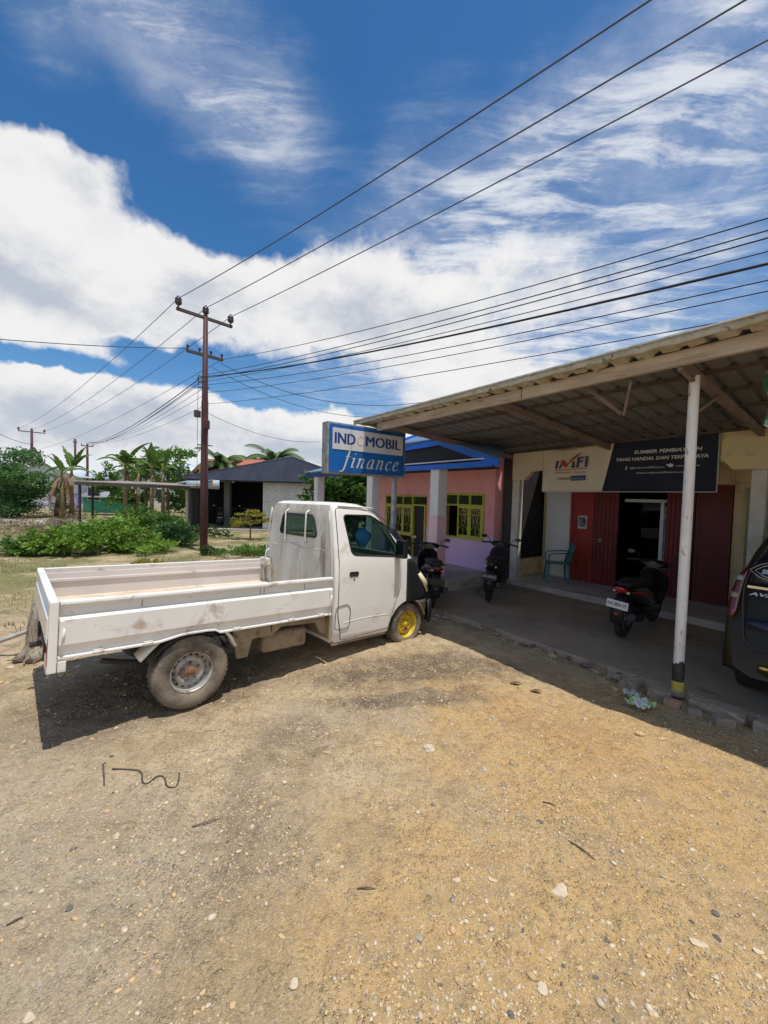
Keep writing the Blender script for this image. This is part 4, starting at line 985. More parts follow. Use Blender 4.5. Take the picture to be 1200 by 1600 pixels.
body = boolean(shell(), [cavity, bw_cut, scr_cut]+side_cuts+[archc(-1,-.42), archc(.42,1)])
def smooth_me(me, ang=35):
    me.polygons.foreach_set('use_smooth', [True]*len(me.polygons)); me.update()
    bm = bmesh.new(); bm.from_mesh(me)
    for e in bm.edges:
        if len(e.link_faces) == 2 and e.calc_face_angle(0) > R(ang): e.smooth = False
    bm.to_mesh(me); bm.free(); return me
smooth_me(body); cabo = link('cab', body, white_p, truck)
# doors: slightly proud of the cab skin
DOOR = rpoly([(1.515,1.775),(2.075,1.762),(2.285,1.63),(2.47,1.335),(2.475,.80),(2.40,.66),(2.315,.345),(1.60,.315),(1.585,.42),(1.535,.60)], .04)
for s in (-1,1):
    dm = boolean(shell(.006), [cutter(DOOR, min(s*.45,s*1.1), max(s*.45,s*1.1))], 'INTERSECT')
    dm = boolean(dm, [shell(-.015), cutter(SIDEW, min(s*.3,s*1.2), max(s*.3,s*1.2))]); smooth_me(dm)
    d = link('door', dm, white_p, truck)
    # gap line round the door
    mb = MB(); pts = [V(x, s*(lv(z)[0]+.0045), z) for x, z in DOOR]; pts.append(pts[0])
    fine = []
    for a, b in zip(pts[:-1], pts[1:]):
        for t in np.linspace(0,1,4,endpoint=False): p = a.lerp(b,t); fine.append(V(p.x, s*(lv(p.z)[0]+.0045), p.z))
    fine.append(fine[0]); mb.tube(fine, .0042, 5, False); mb.build('door_gap', seam_k, d)
    # rubber and glass of the side window
    mb = MB(); pts = [V(x, s*(lv(z)[0]+.002), z) for x, z in SIDEW]; pts.append(pts[0]); mb.tube(pts, .011, 6, False); mb.build('window_seal', trim_k, d)
    gp = [V(x, s*(lv(z)[0]-.014), z) for x, z in SIDEW]; mb = MB(); mb.add(gp, [tuple(range(len(gp)))]); g = mb.build('window', tglass, d); g.modifiers.new('t','SOLIDIFY').thickness = .004
    # handle in its recess, keyhole
    w = lv(1.05)[0]+.006; mb = MB(); mb.prism(rpoly([(1.665,1.075),(1.795,1.075),(1.795,1.018),(1.665,1.018)],.02), s*(w+.001), s*(w+.006)); mb.build('handle_recess', mat('handle_recess', (.07,.065,.06), .6), d)
    mb = MB(); mb.box(1.672,1.788,min(s*(w+.007),s*(w+.017)),max(s*(w+.007),s*(w+.017)),1.052,1.070); mb.build('handle', blackp, d, bevel=.003)
    mb = MB(); mb.lathe([(.001,w+.004),(.011,w+.006),(.011,w-.004)], 12, (1.735,0,.985), 'y') if s > 0 else mb.lathe([(.001,-w-.004),(.011,-w-.006),(.011,-w+.004)], 12, (1.735,0,.985), 'y'); mb.build('keyhole', seam_k, d)
    # fold along the lower door
    mb = MB(); mb.tube([V(x, s*(lv(.515)[0]+.0035), .515+.015*math.sin((x-1.6)*4)) for x in np.linspace(1.62,2.30,12)], .006, 6); mb.build('door_crease', white_p, d)
# fuel flap on the near side
mb = MB(); fp = rpoly([(1.50,.45),(1.50,.70),(1.66,.72),(1.70,.66),(1.70,.45)], .05); pts = [V(x,-(lv(z)[0]+.011),z) for x,z in fp]; pts.append(pts[0]); mb.tube(pts,.0035,5,False); mb.build('fuel_flap', seam_k, truck)
# weathered back panel, creases, rear window with bars
mb = MB(); zs = np.linspace(.50,1.80,16); ys = np.linspace(-1,1,13); rows = []
for z in zs:
    w = lv(z)[0]-.045; rows.append([V(1.474 - .006*math.sin(y*7+z*3) - (.010 if z < 1.27+.03*math.sin(y*3) else 0) + (.02*max(0,(z-1.74)/.06) if z > 1.74 else 0), y*w, z) for y in ys])
mb.loft(rows, False, False)
bpm = mb.mesh('back'); bpm2 = bpm
o = link('back_panel', bpm, cab_back, truck); sm_ = o.modifiers.new('t','SOLIDIFY'); sm_.thickness = .010; sm_.offset = 0
dg = bpy.context.evaluated_depsgraph_get(); dg.update(); th = bpy.data.meshes.new_from_object(o.evaluated_get(dg), depsgraph=dg); bpy.data.objects.remove(o)
bk = link('back_panel', smooth_me(boolean(th, [bw_cut])), cab_back, truck)
mb = MB(); pts = [V(1.462,y,z) for y,z in backwin]; pts.append(pts[0]); mb.tube(pts, .014, 6, False); rw = mb.build('rear_window', trim_k, truck)
mb = MB(); pp = [V(1.478,y,z) for y,z in backwin]; mb.add(pp, [tuple(range(len(pp)))]); g = mb.build('pane', tglass2, rw); g.modifiers.new('t','SOLIDIFY').thickness = .004
for y in (.25,-.225):
    mb = MB(); mb.tube([V(1.470,y-.005,1.73),V(1.435,y,1.70),V(1.435,y+.005,1.36),V(1.468,y+.005,1.33)], .010, 6); mb.build('window_bar', white_d, truck)
mb = MB(); mb.tube([V(1.455,y,1.285+.018*math.sin(y*9)) for y in np.linspace(-.62,.6,18)], .006, 6); mb.build('dented_crease', cab_back, truck)
for s in (-1,1): mb = MB(); mb.tube([V(1.455, s*(lv(z)[0]-.03), z) for z in np.linspace(.55,1.74,10)], .010, 6); mb.build('corner_bead', cab_back, truck)
mb = MB(); mb.tube([V(2.10,-.655,1.79),V(1.95,-.668,1.797),V(1.56,-.668,1.80)], .010, 6); mb.tube([V(2.10,.655,1.79),V(1.95,.668,1.797),V(1.56,.668,1.80)], .010, 6); mb.build('drip_rail', white_p, truck)
# windscreen
mb = MB(); wsn = [V(lv(z)[2]-.012, y, z) for y, z in scr]; mb.add(wsn, [(0,1,2,3)]); g = mb.build('windscreen', tglass2, truck); g.modifiers.new('t','SOLIDIFY').thickness = .005
# cab interior
mb = MB(); mb.box(1.60,2.10,-.66,.66,.62,.80); mb.box(1.56,1.68,-.66,-.06,.80,1.27); mb.box(1.56,1.68,.06,.66,.80,1.27); mb.build('seats', mat('dark_vinyl', (.05,.05,.05), .6, c2=(.08,.075,.07), sc_=8), truck, bevel=.03)
mb = MB(); mb.box(2.35,2.72,-.68,.68,.82,1.14); mb.build('dashboard', mat('dashboard_grey', (.04,.04,.042), .7), truck, bevel=.03)
mb = MB(); c_ = V(2.22,-.34,1.10); ax = V(-.45,0,.9).normalized(); e1 = V(0,1,0); e2 = ax.cross(e1); mb.tube([c_+(e1*math.cos(a)+e2*math.sin(a))*.18 for a in np.linspace(0,2*PI,21)], .013, 6, False); mb.beam(c_-e1*.17,c_+e1*.17,.02,.015); mb.beam(c_,c_-ax*.3,.03,.03); mb.build('steering_wheel', blackp, truck)
def front_rows(s, zs, x0f, ymin=.38):
    rows = []
    for z in zs:
        w, xr, xf = lv(z); x0 = x0f(z)
        ol = [p for p in outline(z, .007) if p.x > x0+.02 and s*p.y > ymin]
        ol.sort(key=lambda p: math.atan2(p.x-2.4, s*p.y)); ol = [V(x0, s*(w+.007), z)]+ol
        L_ = [0]; row = []
        for a,b in zip(ol[:-1],ol[1:]): L_.append(L_[-1]+(b-a).length)
        for t in np.linspace(0,L_[-1],12):
            j = min(len(L_)-2, max(0, int(np.searchsorted(L_, t)-1))); f_ = (t-L_[j])/max(1e-6,(L_[j+1]-L_[j])); row.append(ol[j].lerp(ol[j+1], f_))
        rows.append(row)
    return rows
# black front corner panel, lamp, grille, bumper, mirrors
for s in (-1,1):
    rows = front_rows(s, np.linspace(.635,1.18,10), lambda z: 2.585+.03*max(0,(1.0-z)))
    lr_ = front_rows(s, np.linspace(.37,.63,7), lambda z: 2.665+math.sqrt(max(.001,.338**2-(z-.32)**2)))
    mb = MB(); mb.loft(lr_, False, False); o = mb.build('lower_front_panel', mat('grimy_front', (.10,.07,.045), .8, c2=(.03,.025,.02), sc_=5, c3=(.22,.14,.08), sc3=7), truck); o.modifiers.new('t','SOLIDIFY').thickness = .004
    mb = MB(); mb.loft(rows, False, False); o = mb.build('front_panel', blackm, truck, label='flat black front corner panel'); o.modifiers.new('t','SOLIDIFY').thickness = .004
    mb = MB(); mb.loft([[V(2.80,s*.800,.98),V(2.90,s*.755,.99),V(2.985,s*.66,.985),V(3.01,s*.50,.97)],[V(2.90,s*.822,.86),V(3.00,s*.785,.87),V(3.055,s*.68,.87),V(3.075,s*.50,.86)],[V(3.0,s*.810,.73),V(3.075,s*.755,.735),V(3.10,s*.67,.74),V(3.115,s*.50,.74)]], False, False)
    o = mb.build('headlight', lampy, truck, label='yellowed wraparound headlight'); o.modifiers.new('t','SOLIDIFY').thickness = .02
    m_ = MB(); m_.loft([[V(2.395+a, s*(.875+b), z) for a,b in ((-.03,-.075),(.05,-.07),(.06,.06),(-.035,.075))] for z in (1.205,1.225,1.30,1.40,1.425)], True, True, False)
    mr = m_.build('mirror', blackp, truck, bevel=.012, seg=3); m_ = MB(); m_.tube([V(2.44,s*.775,1.25),V(2.41,s*.82,1.26)], .016, 6); m_.build('mirror_arm', blackp, mr)
    m_ = MB(); m_.add([V(2.355,s*.812,1.235),V(2.355,s*.94,1.235),V(2.355,s*.935,1.405),V(2.355,s*.817,1.405)],[(0,1,2,3)]); o = m_.build('mirror_glass', mat('mirror_glass', (.3,.35,.36), .03, 1.0), mr)
    # broken wheel arch liner and bumper end
    m_ = MB(); m_.tube([V(2.66+.345*math.cos(a), s*.78, .32+.345*math.sin(a)) for a in np.linspace(PI*.93,PI*.10,14)], .014, 6); m_.build('arch_lip', dusty, truck)
    m_ = MB(); rows = [[V(2.66+rr_*math.cos(a), s*y, .32+rr_*math.sin(a)) for a in np.linspace(PI*.98,0.02,16)] for rr_, y in ((.337,.775),(.337,.45))]; m_.loft(rows, False, False); o = m_.build('arch_liner', under, truck); o.modifiers.new('t','SOLIDIFY').thickness = .008
    m_ = MB(); m_.loft([[V(3.00,s*.815,.62),V(3.10,s*.79,.62),V(3.135,s*.60,.62)],[V(3.02,s*.82,.45),V(3.12,s*.795,.45),V(3.15,s*.60,.45)],[V(3.02,s*.81,.31),V(3.10,s*.785,.31),V(3.13,s*.60,.31)]], False, False); o = m_.build('bumper_end', blackm, truck); o.modifiers.new('t','SOLIDIFY').thickness = .012
mb = MB(); mb.box(3.09,3.15,-.60,.60,.33,.62); mb.build('bumper', blackm, truck, bevel=.02)
mb = MB(); mb.box(3.03,3.11,-.48,.48,.72,.92); mb.build('grille', blackp, truck, bevel=.01)
mb = MB(); mb.box(1.50,2.30,-.765,-.745,.27,.325); mb.box(1.50,2.30,.745,.765,.27,.325); mb.build('sill', dusty, truck)
# wheels
def wheel(x, y, s, r, w, rim_m, rub, name='wheel', hubm=rust, parent=truck, slots=16, lift=0, rimk=.60):
    t_ = MB(); ctr = (x, y, r+lift); rr = r
    prof = [(rr*(rimk+.02),-w*.36),(rr*(rimk+.06),-w*.48),(rr*.84,-w*.53),(rr*.945,-w*.47),(rr*.992,-w*.33),(rr,-w*.12),(rr,w*.12),(rr*.992,w*.33),(rr*.945,w*.47),(rr*.84,w*.53),(rr*(rimk+.06),w*.48),(rr*(rimk+.02),w*.36)]
    t_.lathe(prof, 48, ctr, 'y'); wo_ = t_.build(name, rub, parent, label=None)
    tr_ = MB(); nb_ = 44                              # tread blocks
    for k in range(nb_):
        a = 2*PI*k/nb_; e = V(math.cos(a),0,math.sin(a)); tt = V(-math.sin(a),0,math.cos(a))
        for (yy, ww, da) in ((-.30,.20,0),(0,.22,.5),(.30,.20,0)):
            aa = a+da*2*PI/nb_; e = V(math.cos(aa),0,math.sin(aa)); tt = V(-math.sin(aa),0,math.cos(aa)); c0 = V(*ctr)+V(0,yy*w,0)
            h_ = rr+.004-(.006 if yy else 0); l_ = PI*rr/nb_*.72
            tr_.add([c0+e*h_-tt*l_-V(0,ww*w/2,0), c0+e*h_+tt*l_-V(0,ww*w/2,0), c0+e*h_+tt*l_+V(0,ww*w/2,0), c0+e*h_-tt*l_+V(0,ww*w/2,0),
                     c0+e*(h_-.010)-tt*l_-V(0,ww*w/2,0), c0+e*(h_-.010)+tt*l_-V(0,ww*w/2,0), c0+e*(h_-.010)+tt*l_+V(0,ww*w/2,0), c0+e*(h_-.010)-tt*l_+V(0,ww*w/2,0)],
                    [(0,1,2,3),(0,4,5,1),(1,5,6,2),(2,6,7,3),(3,7,4,0)])
    tr_.build('tread', rub, wo_)
    m_ = MB(); f = s; R_ = rr*rimk
    pr = [(R_*1.06,f*w*.40),(R_*1.07,f*w*.44),(R_*1.02,f*w*.44),(R_*.97,f*w*.30),(R_*.95,f*w*.10),(R_*.88,f*w*.06),(R_*.80,f*w*.12),(R_*.68,f*w*.22),(R_*.58,f*w*.23),(R_*.47,f*w*.14),(R_*.36,f*w*.08),(R_*.32,f*w*.09),(R_*.30,f*w*.20),(R_*.24,f*w*.24),(.001,f*w*.245)]
    m_.lathe(pr, 48, ctr, 'y'); rm = m_.build('rim', rim_m, wo_)
    m_ = MB()
    for k in range(slots):
        a = 2*PI*k/slots; e = V(math.cos(a),0,math.sin(a)); tt = V(-math.sin(a),0,math.cos(a)); c0 = V(*ctr)+e*R_*.825+V(0,f*(w*.105+.004),0)
        n_ = V(0,f,0)*.75+e*.66; up_ = n_.normalized(); q = e*.75-V(0,f,0)*.66
        m_.add([c0+(tt*math.cos(b)*.013+q*math.sin(b)*.009)+up_*.0035 for b in np.linspace(0,2*PI,9)[:-1]], [tuple(range(8))])
    m_.build('vent_holes', blackp, rm)
    m_ = MB()
    for k in range(5):
        a = 2*PI*(k+.3)/5; c0 = V(ctr[0]+R_*.42*math.cos(a), ctr[1]+f*w*.13, ctr[2]+R_*.42*math.sin(a)); m_.lathe([(.012,0),(.012,f*.022),(.008,f*.028),(.001,f*.028)], 6, c0, 'y')
    m_.build('nuts', hubm, rm)
    m_ = MB(); m_.lathe([(R_*.235,f*w*.24),(R_*.2,f*w*.33),(R_*.12,f*w*.36),(.001,f*w*.365)], 18, ctr, 'y'); m_.build('hub_cap', hubm, rm)
    m_ = MB(); m_.lathe([(R_*.98,-f*w*.3),(R_*.98,f*w*.05),(.01,f*w*.03)], 24, ctr, 'y'); m_.build('drum', under, rm)
    return wo_
WR = .305
wheel(.055,-.70,-1,WR,.185,rim_g,rubber,lift=.02,rimk=.535); wheel(.055,.70,1,WR,.185,rim_g,rubber,lift=.02,rimk=.535)
wheel(2.69,-.685,-1,.272,.165,rim_y,rubber,hubm=rim_y,lift=.052); wheel(2.69,.685,1,.272,.165,rim_y,rubber,hubm=rim_y,lift=.035)
# chassis, axle, tank, springs
mb = MB(); mb.beam((-.9,-.36,.56),(3.0,-.36,.46),.06,.12); mb.beam((-.9,.36,.56),(3.0,.36,.46),.06,.12)
for x in (-.85,-.4,.5,1.1,1.45): mb.beam((x,-.36,.53),(x,.36,.53),.06,.08)
for x in (-.7,-.25,.2,.65,1.1): mb.box(x,x+.05,-.74,.74,.615,.66)
mb.build('chassis', under, truck)
mb = MB(); mb.tube([(.055,-.68,.325),(.055,.68,.325)], .045, 10); mb.ball((.055,.0,.325),.13,.12,.13); mb.tube([(.10,0,.33),(1.3,.1,.42)],.03,8); mb.build('rear_axle', under, truck)
for s in (-1,1):
    mb = MB(); mb.tube([V(.055+t*.60,s*.48,.40-.10*(1-t*t)+.06) for t in np.linspace(-1,1,9)], .022, 6); mb.build('leaf_spring', under, truck)
mb = MB(); mb.prism([(.40,.62),(.78,.62),(.80,.50),(.60,.50),(.56,.34),(.46,.34)], -.735,-.70); mb.prism([(.80,.62),(1.42,.62),(1.44,.40),(1.36,.44),(1.30,.55),(.9,.57),(.80,.50)], -.735,-.712); mb.build('side_bracket', dusty, truck, bevel=.004)
mb = MB(); mb.box(.75,1.25,-.66,-.28,.30,.50); mb.build('fuel_tank', dusty, truck, bevel=.04, seg=3)
mb = MB(); mb.tube([(-.95,.45,.40),(-.3,.45,.40),(-.1,.42,.5),(.8,.35,.38)], .025, 8); mb.build('exhaust', under, truck)
# mud guards around the rear wheels: flat strips front and back
for s in (-1,1):
    mb = MB()
    mb.loft([[V(-.205,s*.80,.655),V(-.205,s*.62,.655)],[V(-.30,s*.805,.57),V(-.30,s*.62,.57)],[V(-.352,s*.805,.515),V(-.352,s*.62,.515)]], False, False)
    o = mb.build('mudguard', white_d, truck); o.modifiers.new('t','SOLIDIFY').thickness = .022; mb = MB()
    mb.loft([[V(.315,s*.80,.655),V(.315,s*.62,.655)],[V(.38,s*.805,.58),V(.38,s*.62,.58)],[V(.425,s*.805,.49),V(.425,s*.62,.49)]], False, False)
    o = mb.build('mudguard', white_d, truck); q = o.modifiers.new('t','SOLIDIFY'); q.thickness = .022
    mb = MB(); mb.loft([[V(.055+.36*math.cos(a),s*y,.30+.36*math.sin(a)) for a in np.linspace(PI*.86,PI*.14,12)] for y in (.60,.79)], False, False); o = mb.build('wheel_housing', under, truck); o.modifiers.new('t','SOLIDIFY').thickness = .006
# cargo bed
def side_board(s):
    mb = MB(); prof = [(.772,1.034),(.832,1.034),(.836,1.012),(.812,1.000),(.800,.992),(.798,.930),(.835,.908),(.836,.735),(.815,.700),(.806,.655),(.828,.650),(.828,.632),(.790,.632),(.780,.70),(.780,.99)]
    xs = [-.848,-.45,-.215,-.06,-.0,.15,.215,.26,.8,1.435]; lift = [0,0,0,.030,.034,.034,.028,0,0,0]
    mb.loft([[V(x, s*y, z+(l if z < .72 else 0)) for y, z in prof] for x, l in zip(xs, lift)], True, True, False); o = mb.build('side_board', white_d, truck, bevel=.004)
    for xx in (-.35,.62,.66,1.1):
        m_ = MB(); m_.box(xx,xx+.004,min(s*.799,s*.8015),max(s*.799,s*.8015),.935,.99); m_.build('weld_line', seam_k, o)
    for xx in (-.62,-.30,.40,.95,1.30):
        m_ = MB(); m_.box(xx-.03,xx+.03,min(s*.828,s*.842),max(s*.828,s*.842),.636,.668); m_.tube([V(xx-.035,s*.838,.652),V(xx+.035,s*.838,.652)], .008, 6); m_.build('hinge', white_d, o)
    for xx in (-.83,1.40):
        m_ = MB(); m_.box(xx-.012,xx+.012,min(s*.836,s*.850),max(s*.836,s*.850),.74,.90); m_.tube([V(xx,s*.852,.75),V(xx+.01,s*.856,.85)], .006, 6); m_.build('latch', white_d, o)
    return o
side_board(-1); side_board(1)
for a, b in ((-.836,-.76),(.76,.836)): mb = MB(); mb.box(-.905,-.852,a,b,.545,1.038); mb.build('tail_post', white_p, truck, bevel=.008)
mb = MB(); prof = [(-.852,1.030),(-.905,1.030),(-.908,1.005),(-.885,.995),(-.885,.93),(-.912,.91),(-.912,.74),(-.89,.70),(-.89,.64),(-.855,.64),(-.855,.99)]
mb.loft([[V(x,y,z) for x,z in prof] for y in (-.758,.758)], True, True, False); mb.build('tailgate', white_p, truck, bevel=.004)
mb = MB(); mb.box(-.848,-.80,-.83,-.80,.545,.62); mb.box(-.90,-.86,-.70,-.50,.50,.60); mb.build('latch', white_d, truck, bevel=.004)
mb = MB(); mb.box(-.907,-.904,-.83,-.79,.60,.78); mb.build('tail_reflector', mat('red_lens', (.35,.02,.02), .3), truck)
mb = MB(); mb.box(-.852,1.43,-.768,.768,.665,.742)
for k in range(17): y = -.74+k*.09; mb.box(-.84,1.42,y,y+.075,.7425,.7465)
mb.build('bed_floor', bed_fl, truck)
mb = MB(); mb.box(-.85,1.43,.770,.7795,.73,.985); mb.box(-.85,1.43,-.7795,-.770,.73,.985); mb.box(-.8515,-.843,-.76,.76,.73,.985); mb.build('bed_lining', bed_in, truck)
mb = MB(); mb.box(-.85,1.43,.752,.7695,.90,.93); mb.build('bed_rib', bed_in, truck, bevel=.005)
mb = MB(); mb.box(1.405,1.445,-.82,.82,.72,.95) if False else mb.box(1.38,1.44,.60,.80,.98,1.06); mb.tube([(1.40,.70,1.02),(1.43,.70,1.16),(1.455,.68,1.18)], .010, 6); mb.build('rail_hook', white_d, truck)
mb = MB()
for k in range(8): a = V(1.15+random.random()*.22, .25+random.random()*.4, .735); mb.beam(a, a+V(random.uniform(-.12,.12),random.uniform(-.12,.12),.01), .018,.006)
mb.build('debris', mat('dry_leaves', (.22,.11,.04), .9), truck)
mb = MB(); mb.box(1.435,1.47,-.80,.80,.36,.62); mb.build('cab_rear_skirt', dusty, truck, bevel=.01)
# blue film put in the cab to imitate a reflection in the near window
TMW = Matrix.Translation(truck.location) @ truck.rotation_euler.to_matrix().to_4x4()
reflection = thing('window_reflection', 'crumpled blue film inside the truck cab imitating a reflection on the side window', 'reflection', TMW @ V(2.08,-.50,1.34), TM_YAW)
mb = MB(); rows = []
for k in range(7):
    a = k/6; rows.append([V(.15*math.cos(t)*(.75+.25*math.sin(3*t+k))*math.sin(PI*(.1+.8*a)), .05*math.sin(t)*math.sin(PI*(.1+.8*a)), -.02+.22*a+.02*math.sin(5*t+k)) for t in np.linspace(0,2*PI,15)[:-1]])
mb.loft(rows); mb.tube([V(0,0,.18),V(-.02,0,.30),V(0,0,.44)], .006, 5); mb.build('film', mat('blue_film', (.03,.28,.85), .35, c2=(.08,.38,.9), sc_=14, c3=(.6,.68,.75), sc3=10, lo3=.6, hi3=.64), reflection)

# ------------------------------------------------------------------ scooters
sc_blk = mat('scooter_black', (.010,.010,.012), .25, coat=.4); sc_mat = mat('scooter_matt', (.018,.018,.019), .6)
sc_seat = mat('scooter_seat', (.014,.014,.015), .55, bump=.001, bsc=200); sc_met = mat('scooter_metal', (.22,.22,.22), .4, .8, c2=(.12,.11,.10), sc_=10)
lens_r = mat('tail_lens', (.42,.015,.012), .2, coat=.5); lens_w = mat('clear_lens', (.55,.54,.50), .15, coat=.5); lens_o = mat('orange_lens', (.6,.22,.03), .25)
plate_w = mat('plate_white', (.70,.72,.74), .4); plate_k = mat('plate_black', (.012,.012,.012), .4); mirr = mat('mirror_glass', (.3,.35,.36), .03, 1.0)
def ellipse_ring(x, cy, cz_, ry, rz, n=14, p=2.4, zflat=0):
    out = []
    for k in range(n):
        a = 2*PI*k/n; c, s = math.cos(a), math.sin(a)
        out.append(V(x, cy+ry*math.copysign(abs(c)**(2/p),c), cz_+rz*math.copysign(abs(s)**(2/p),s)))
    return out
def make_scooter(name, label, body_m=sc_blk, accent=None, plate_m=plate_k, plate_text=None, lens=lens_r, visor=False):
    t = thing(name, label, 'scooter')
    def wheel_(x, r):
        a = MB(); w = .095; a.lathe([(r*.70,-w*.40),(r*.80,-w*.5),(r*.93,-w*.42),(r,-w*.12),(r,w*.12),(r*.93,w*.42),(r*.80,w*.5),(r*.70,w*.40)], 32, (x,0,r), 'y'); wo_ = a.build('wheel', rubber_dk, t)
        a = MB(); a.lathe([(r*.74,-.036),(r*.74,.036),(r*.66,.03),(r*.66,-.03),(r*.74,-.036)], 28, (x,0,r), 'y')
        for k in range(5):
            q = 2*PI*k/5+.3; a.beam((x+.03*math.cos(q),0,r+.03*math.sin(q)),(x+r*.68*math.cos(q),0,r+r*.68*math.sin(q)),.03,.02,(0,1,0))
        a.lathe([(.001,-.05),(.04,-.05),(.04,.05),(.001,.05)], 14, (x,0,r), 'y'); a.build('rim', sc_met, wo_)
        return wo_
    wheel_(-.62,.275); wheel_(.64,.275)
    a = MB(); a.loft([ellipse_ring(-.93,0,.735,.035,.025), ellipse_ring(-.86,0,.715,.085,.060), ellipse_ring(-.66,0,.66,.130,.105), ellipse_ring(-.40,0,.62,.160,.150), ellipse_ring(-.12,0,.55,.170,.180), ellipse_ring(.06,0,.46,.155,.150), ellipse_ring(.12,0,.42,.12,.10)]); a.build('tail_body', body_m, t)
    a = MB(); a.loft([ellipse_ring(-.84,0,.775,.075,.018), ellipse_ring(-.70,0,.80,.120,.035), ellipse_ring(-.48,0,.80,.140,.045), ellipse_ring(-.30,0,.765,.145,.045), ellipse_ring(-.05,0,.745,.115,.045), ellipse_ring(.07,0,.72,.07,.03)]); a.build('seat', sc_seat, t)
    a = MB(); a.tube([V(-.60,.13,.77),V(-.86,.115,.80),V(-.95,.05,.82),V(-.95,-.05,.82),V(-.86,-.115,.80),V(-.60,-.13,.77)], .013, 8); a.build('grab_rail', sc_mat, t)
    a = MB(); a.prism(rpoly([(-.10,-.155),(.46,-.14),(.50,-.10),(.50,.10),(.46,.14),(-.10,.155)],.04), .285, .335, 'xy'); a.build('footboard', sc_mat, t, bevel=.01)
    a = MB(); a.loft([ellipse_ring(-.45,0,.36,.06,.08), ellipse_ring(-.1,0,.34,.14,.07), ellipse_ring(.35,0,.34,.15,.06), ellipse_ring(.52,0,.38,.10,.05)]); a.build('under_cowl', body_m, t)
    # leg shield and front apron, lofted upwards
    rows = []
    for z, x, w, th in ((.32,.47,.12,.10),(.45,.485,.165,.11),(.60,.47,.195,.12),(.74,.43,.205,.12),(.84,.40,.175,.11),(.90,.375,.12,.09),(.93,.36,.07,.06)):
        rows.append([V(x-.02+ (th if math.cos(q) > 0 else .035)*math.cos(q), w*math.copysign(abs(math.sin(q))**.85, math.sin(q)), z) for q in (2*PI*k/18 for k in range(18))])
    a = MB(); a.loft(rows); a.build('front_apron', body_m, t)
    a = MB(); a.loft([ellipse_ring(.24,0,.965,.10,.035), ellipse_ring(.30,0,.985,.19,.055), ellipse_ring(.38,0,.98,.20,.060), ellipse_ring(.46,0,.965,.14,.050), ellipse_ring(.50,0,.955,.07,.03)]); a.build('handlebar_cowl', body_m, t)
    a = MB(); a.ball((.50,0,.955),.025,.09,.032); a.build('headlight', lens_w, t)
    a = MB(); a.ball((.262,0,.995),.022,.07,.028); a.build('gauge', mat('gauge_face', (.10,.11,.11), .2, coat=.5), t)
    for s in (-1,1):
        a = MB(); a.tube([V(.33,s*.13,.985),V(.30,s*.24,1.0),V(.25,s*.36,.985)], .016, 8); a.build('grip', sc_mat, t)
        a = MB(); a.tube([V(.34,s*.17,.99),V(.345,s*.30,.975),V(.30,s*.35,.97)], .006, 6); a.build('lever', sc_met, t)
        a = MB(); a.tube([V(.33,s*.20,1.01),V(.34,s*.24,1.09),V(.32,s*.30,1.11)], .006, 6); a.build('mirror_stem', sc_mat, t)
        M_ = Matrix.Translation((.315,s*.335,1.115)) @ Matrix.Rotation(R(-8),4,'Y')
        a = MB(); a.ball((0,0,0),.014,.062,.038,14,8,M_); mo = a.build('mirror', sc_mat, t)
        a = MB(); a.add([M_@V(-.0146,.052*math.cos(q),.030*math.sin(q)) for q in (2*PI*k/16 for k in range(16))], [tuple(range(16))]); a.build('mirror_glass', mirr, mo)
        a = MB(); a.tube([V(.62,s*.055,.30),V(.56,s*.055,.50),V(.50,s*.03,.62)], .018, 8); a.build('fork_leg', sc_met, t)
        a = MB(); a.ball((-.885,s*.085,.70),.045,.022,.022,10,6); a.build('turn_signal', lens_w, t)
    a = MB(); a.loft([[V(.64+.30*math.cos(q), y, .275+.30*math.sin(q)) for q in np.linspace(PI*.10,PI*.95,12)] for y in (-.06,-.045,.045,.06)], False, False); o = a.build('front_fender', body_m, t); o.modifiers.new('t','SOLIDIFY').thickness = .006
    a = MB(); a.loft([[V(-.955,.06,.755),V(-.962,0,.765),V(-.955,-.06,.755)],[V(-.905,.098,.735),V(-.962,0,.73),V(-.905,-.098,.735)],[V(-.90,.085,.69),V(-.95,0,.685),V(-.90,-.085,.69)]], False, False); o = a.build('tail_lamp', lens, t); o.modifiers.new('t','SOLIDIFY').thickness = .012
    a = MB(); a.loft([[V(-.80,.07,.66),V(-.80,-.07,.66)],[V(-.93,.075,.56),V(-.93,-.075,.56)],[V(-.965,.085,.44),V(-.965,-.085,.44)],[V(-.95,.08,.30),V(-.95,-.08,.30)],[V(-.90,.07,.24),V(-.90,-.07,.24)]], False, False); o = a.build('mud_flap', sc_mat, t); o.modifiers.new('t','SOLIDIFY').thickness = .008
    a = MB(); a.box(-.982,-.972,-.135,.135,.475,.585); p = a.build('number_plate', plate_m, t, bevel=.003)
    if plate_text:
        lettering(plate_text, p, mat('plate_digits', (.08,.08,.09), .5) if plate_m is plate_w else mat('plate_digits_white', (.5,.5,.5), .5), V(-.984,.118,.515), V(0,-1,0), V(0,0,1), .06, .236, .001)
    a = MB(); a.ball((-.978,0,.40),.012,.035,.02); a.build('reflector', lens, t)
    a = MB(); a.tube([V(-.30,-.14,.33),V(-.55,-.16,.32),V(-.92,-.17,.40)], [.035,.055,.05], 12); a.build('exhaust', sc_mat, t)
    a = MB(); a.loft([ellipse_ring(-.68,.11,.29,.035,.06), ellipse_ring(-.45,.10,.33,.06,.10), ellipse_ring(-.20,.08,.36,.08,.11)]); a.build('engine', mat('engine_grey', (.09,.09,.09), .5, .5), t)
    a = MB(); a.tube([V(-.60,.09,.30),V(-.55,.10,.62)], .025, 8); a.build('shock_absorber', sc_met, t)
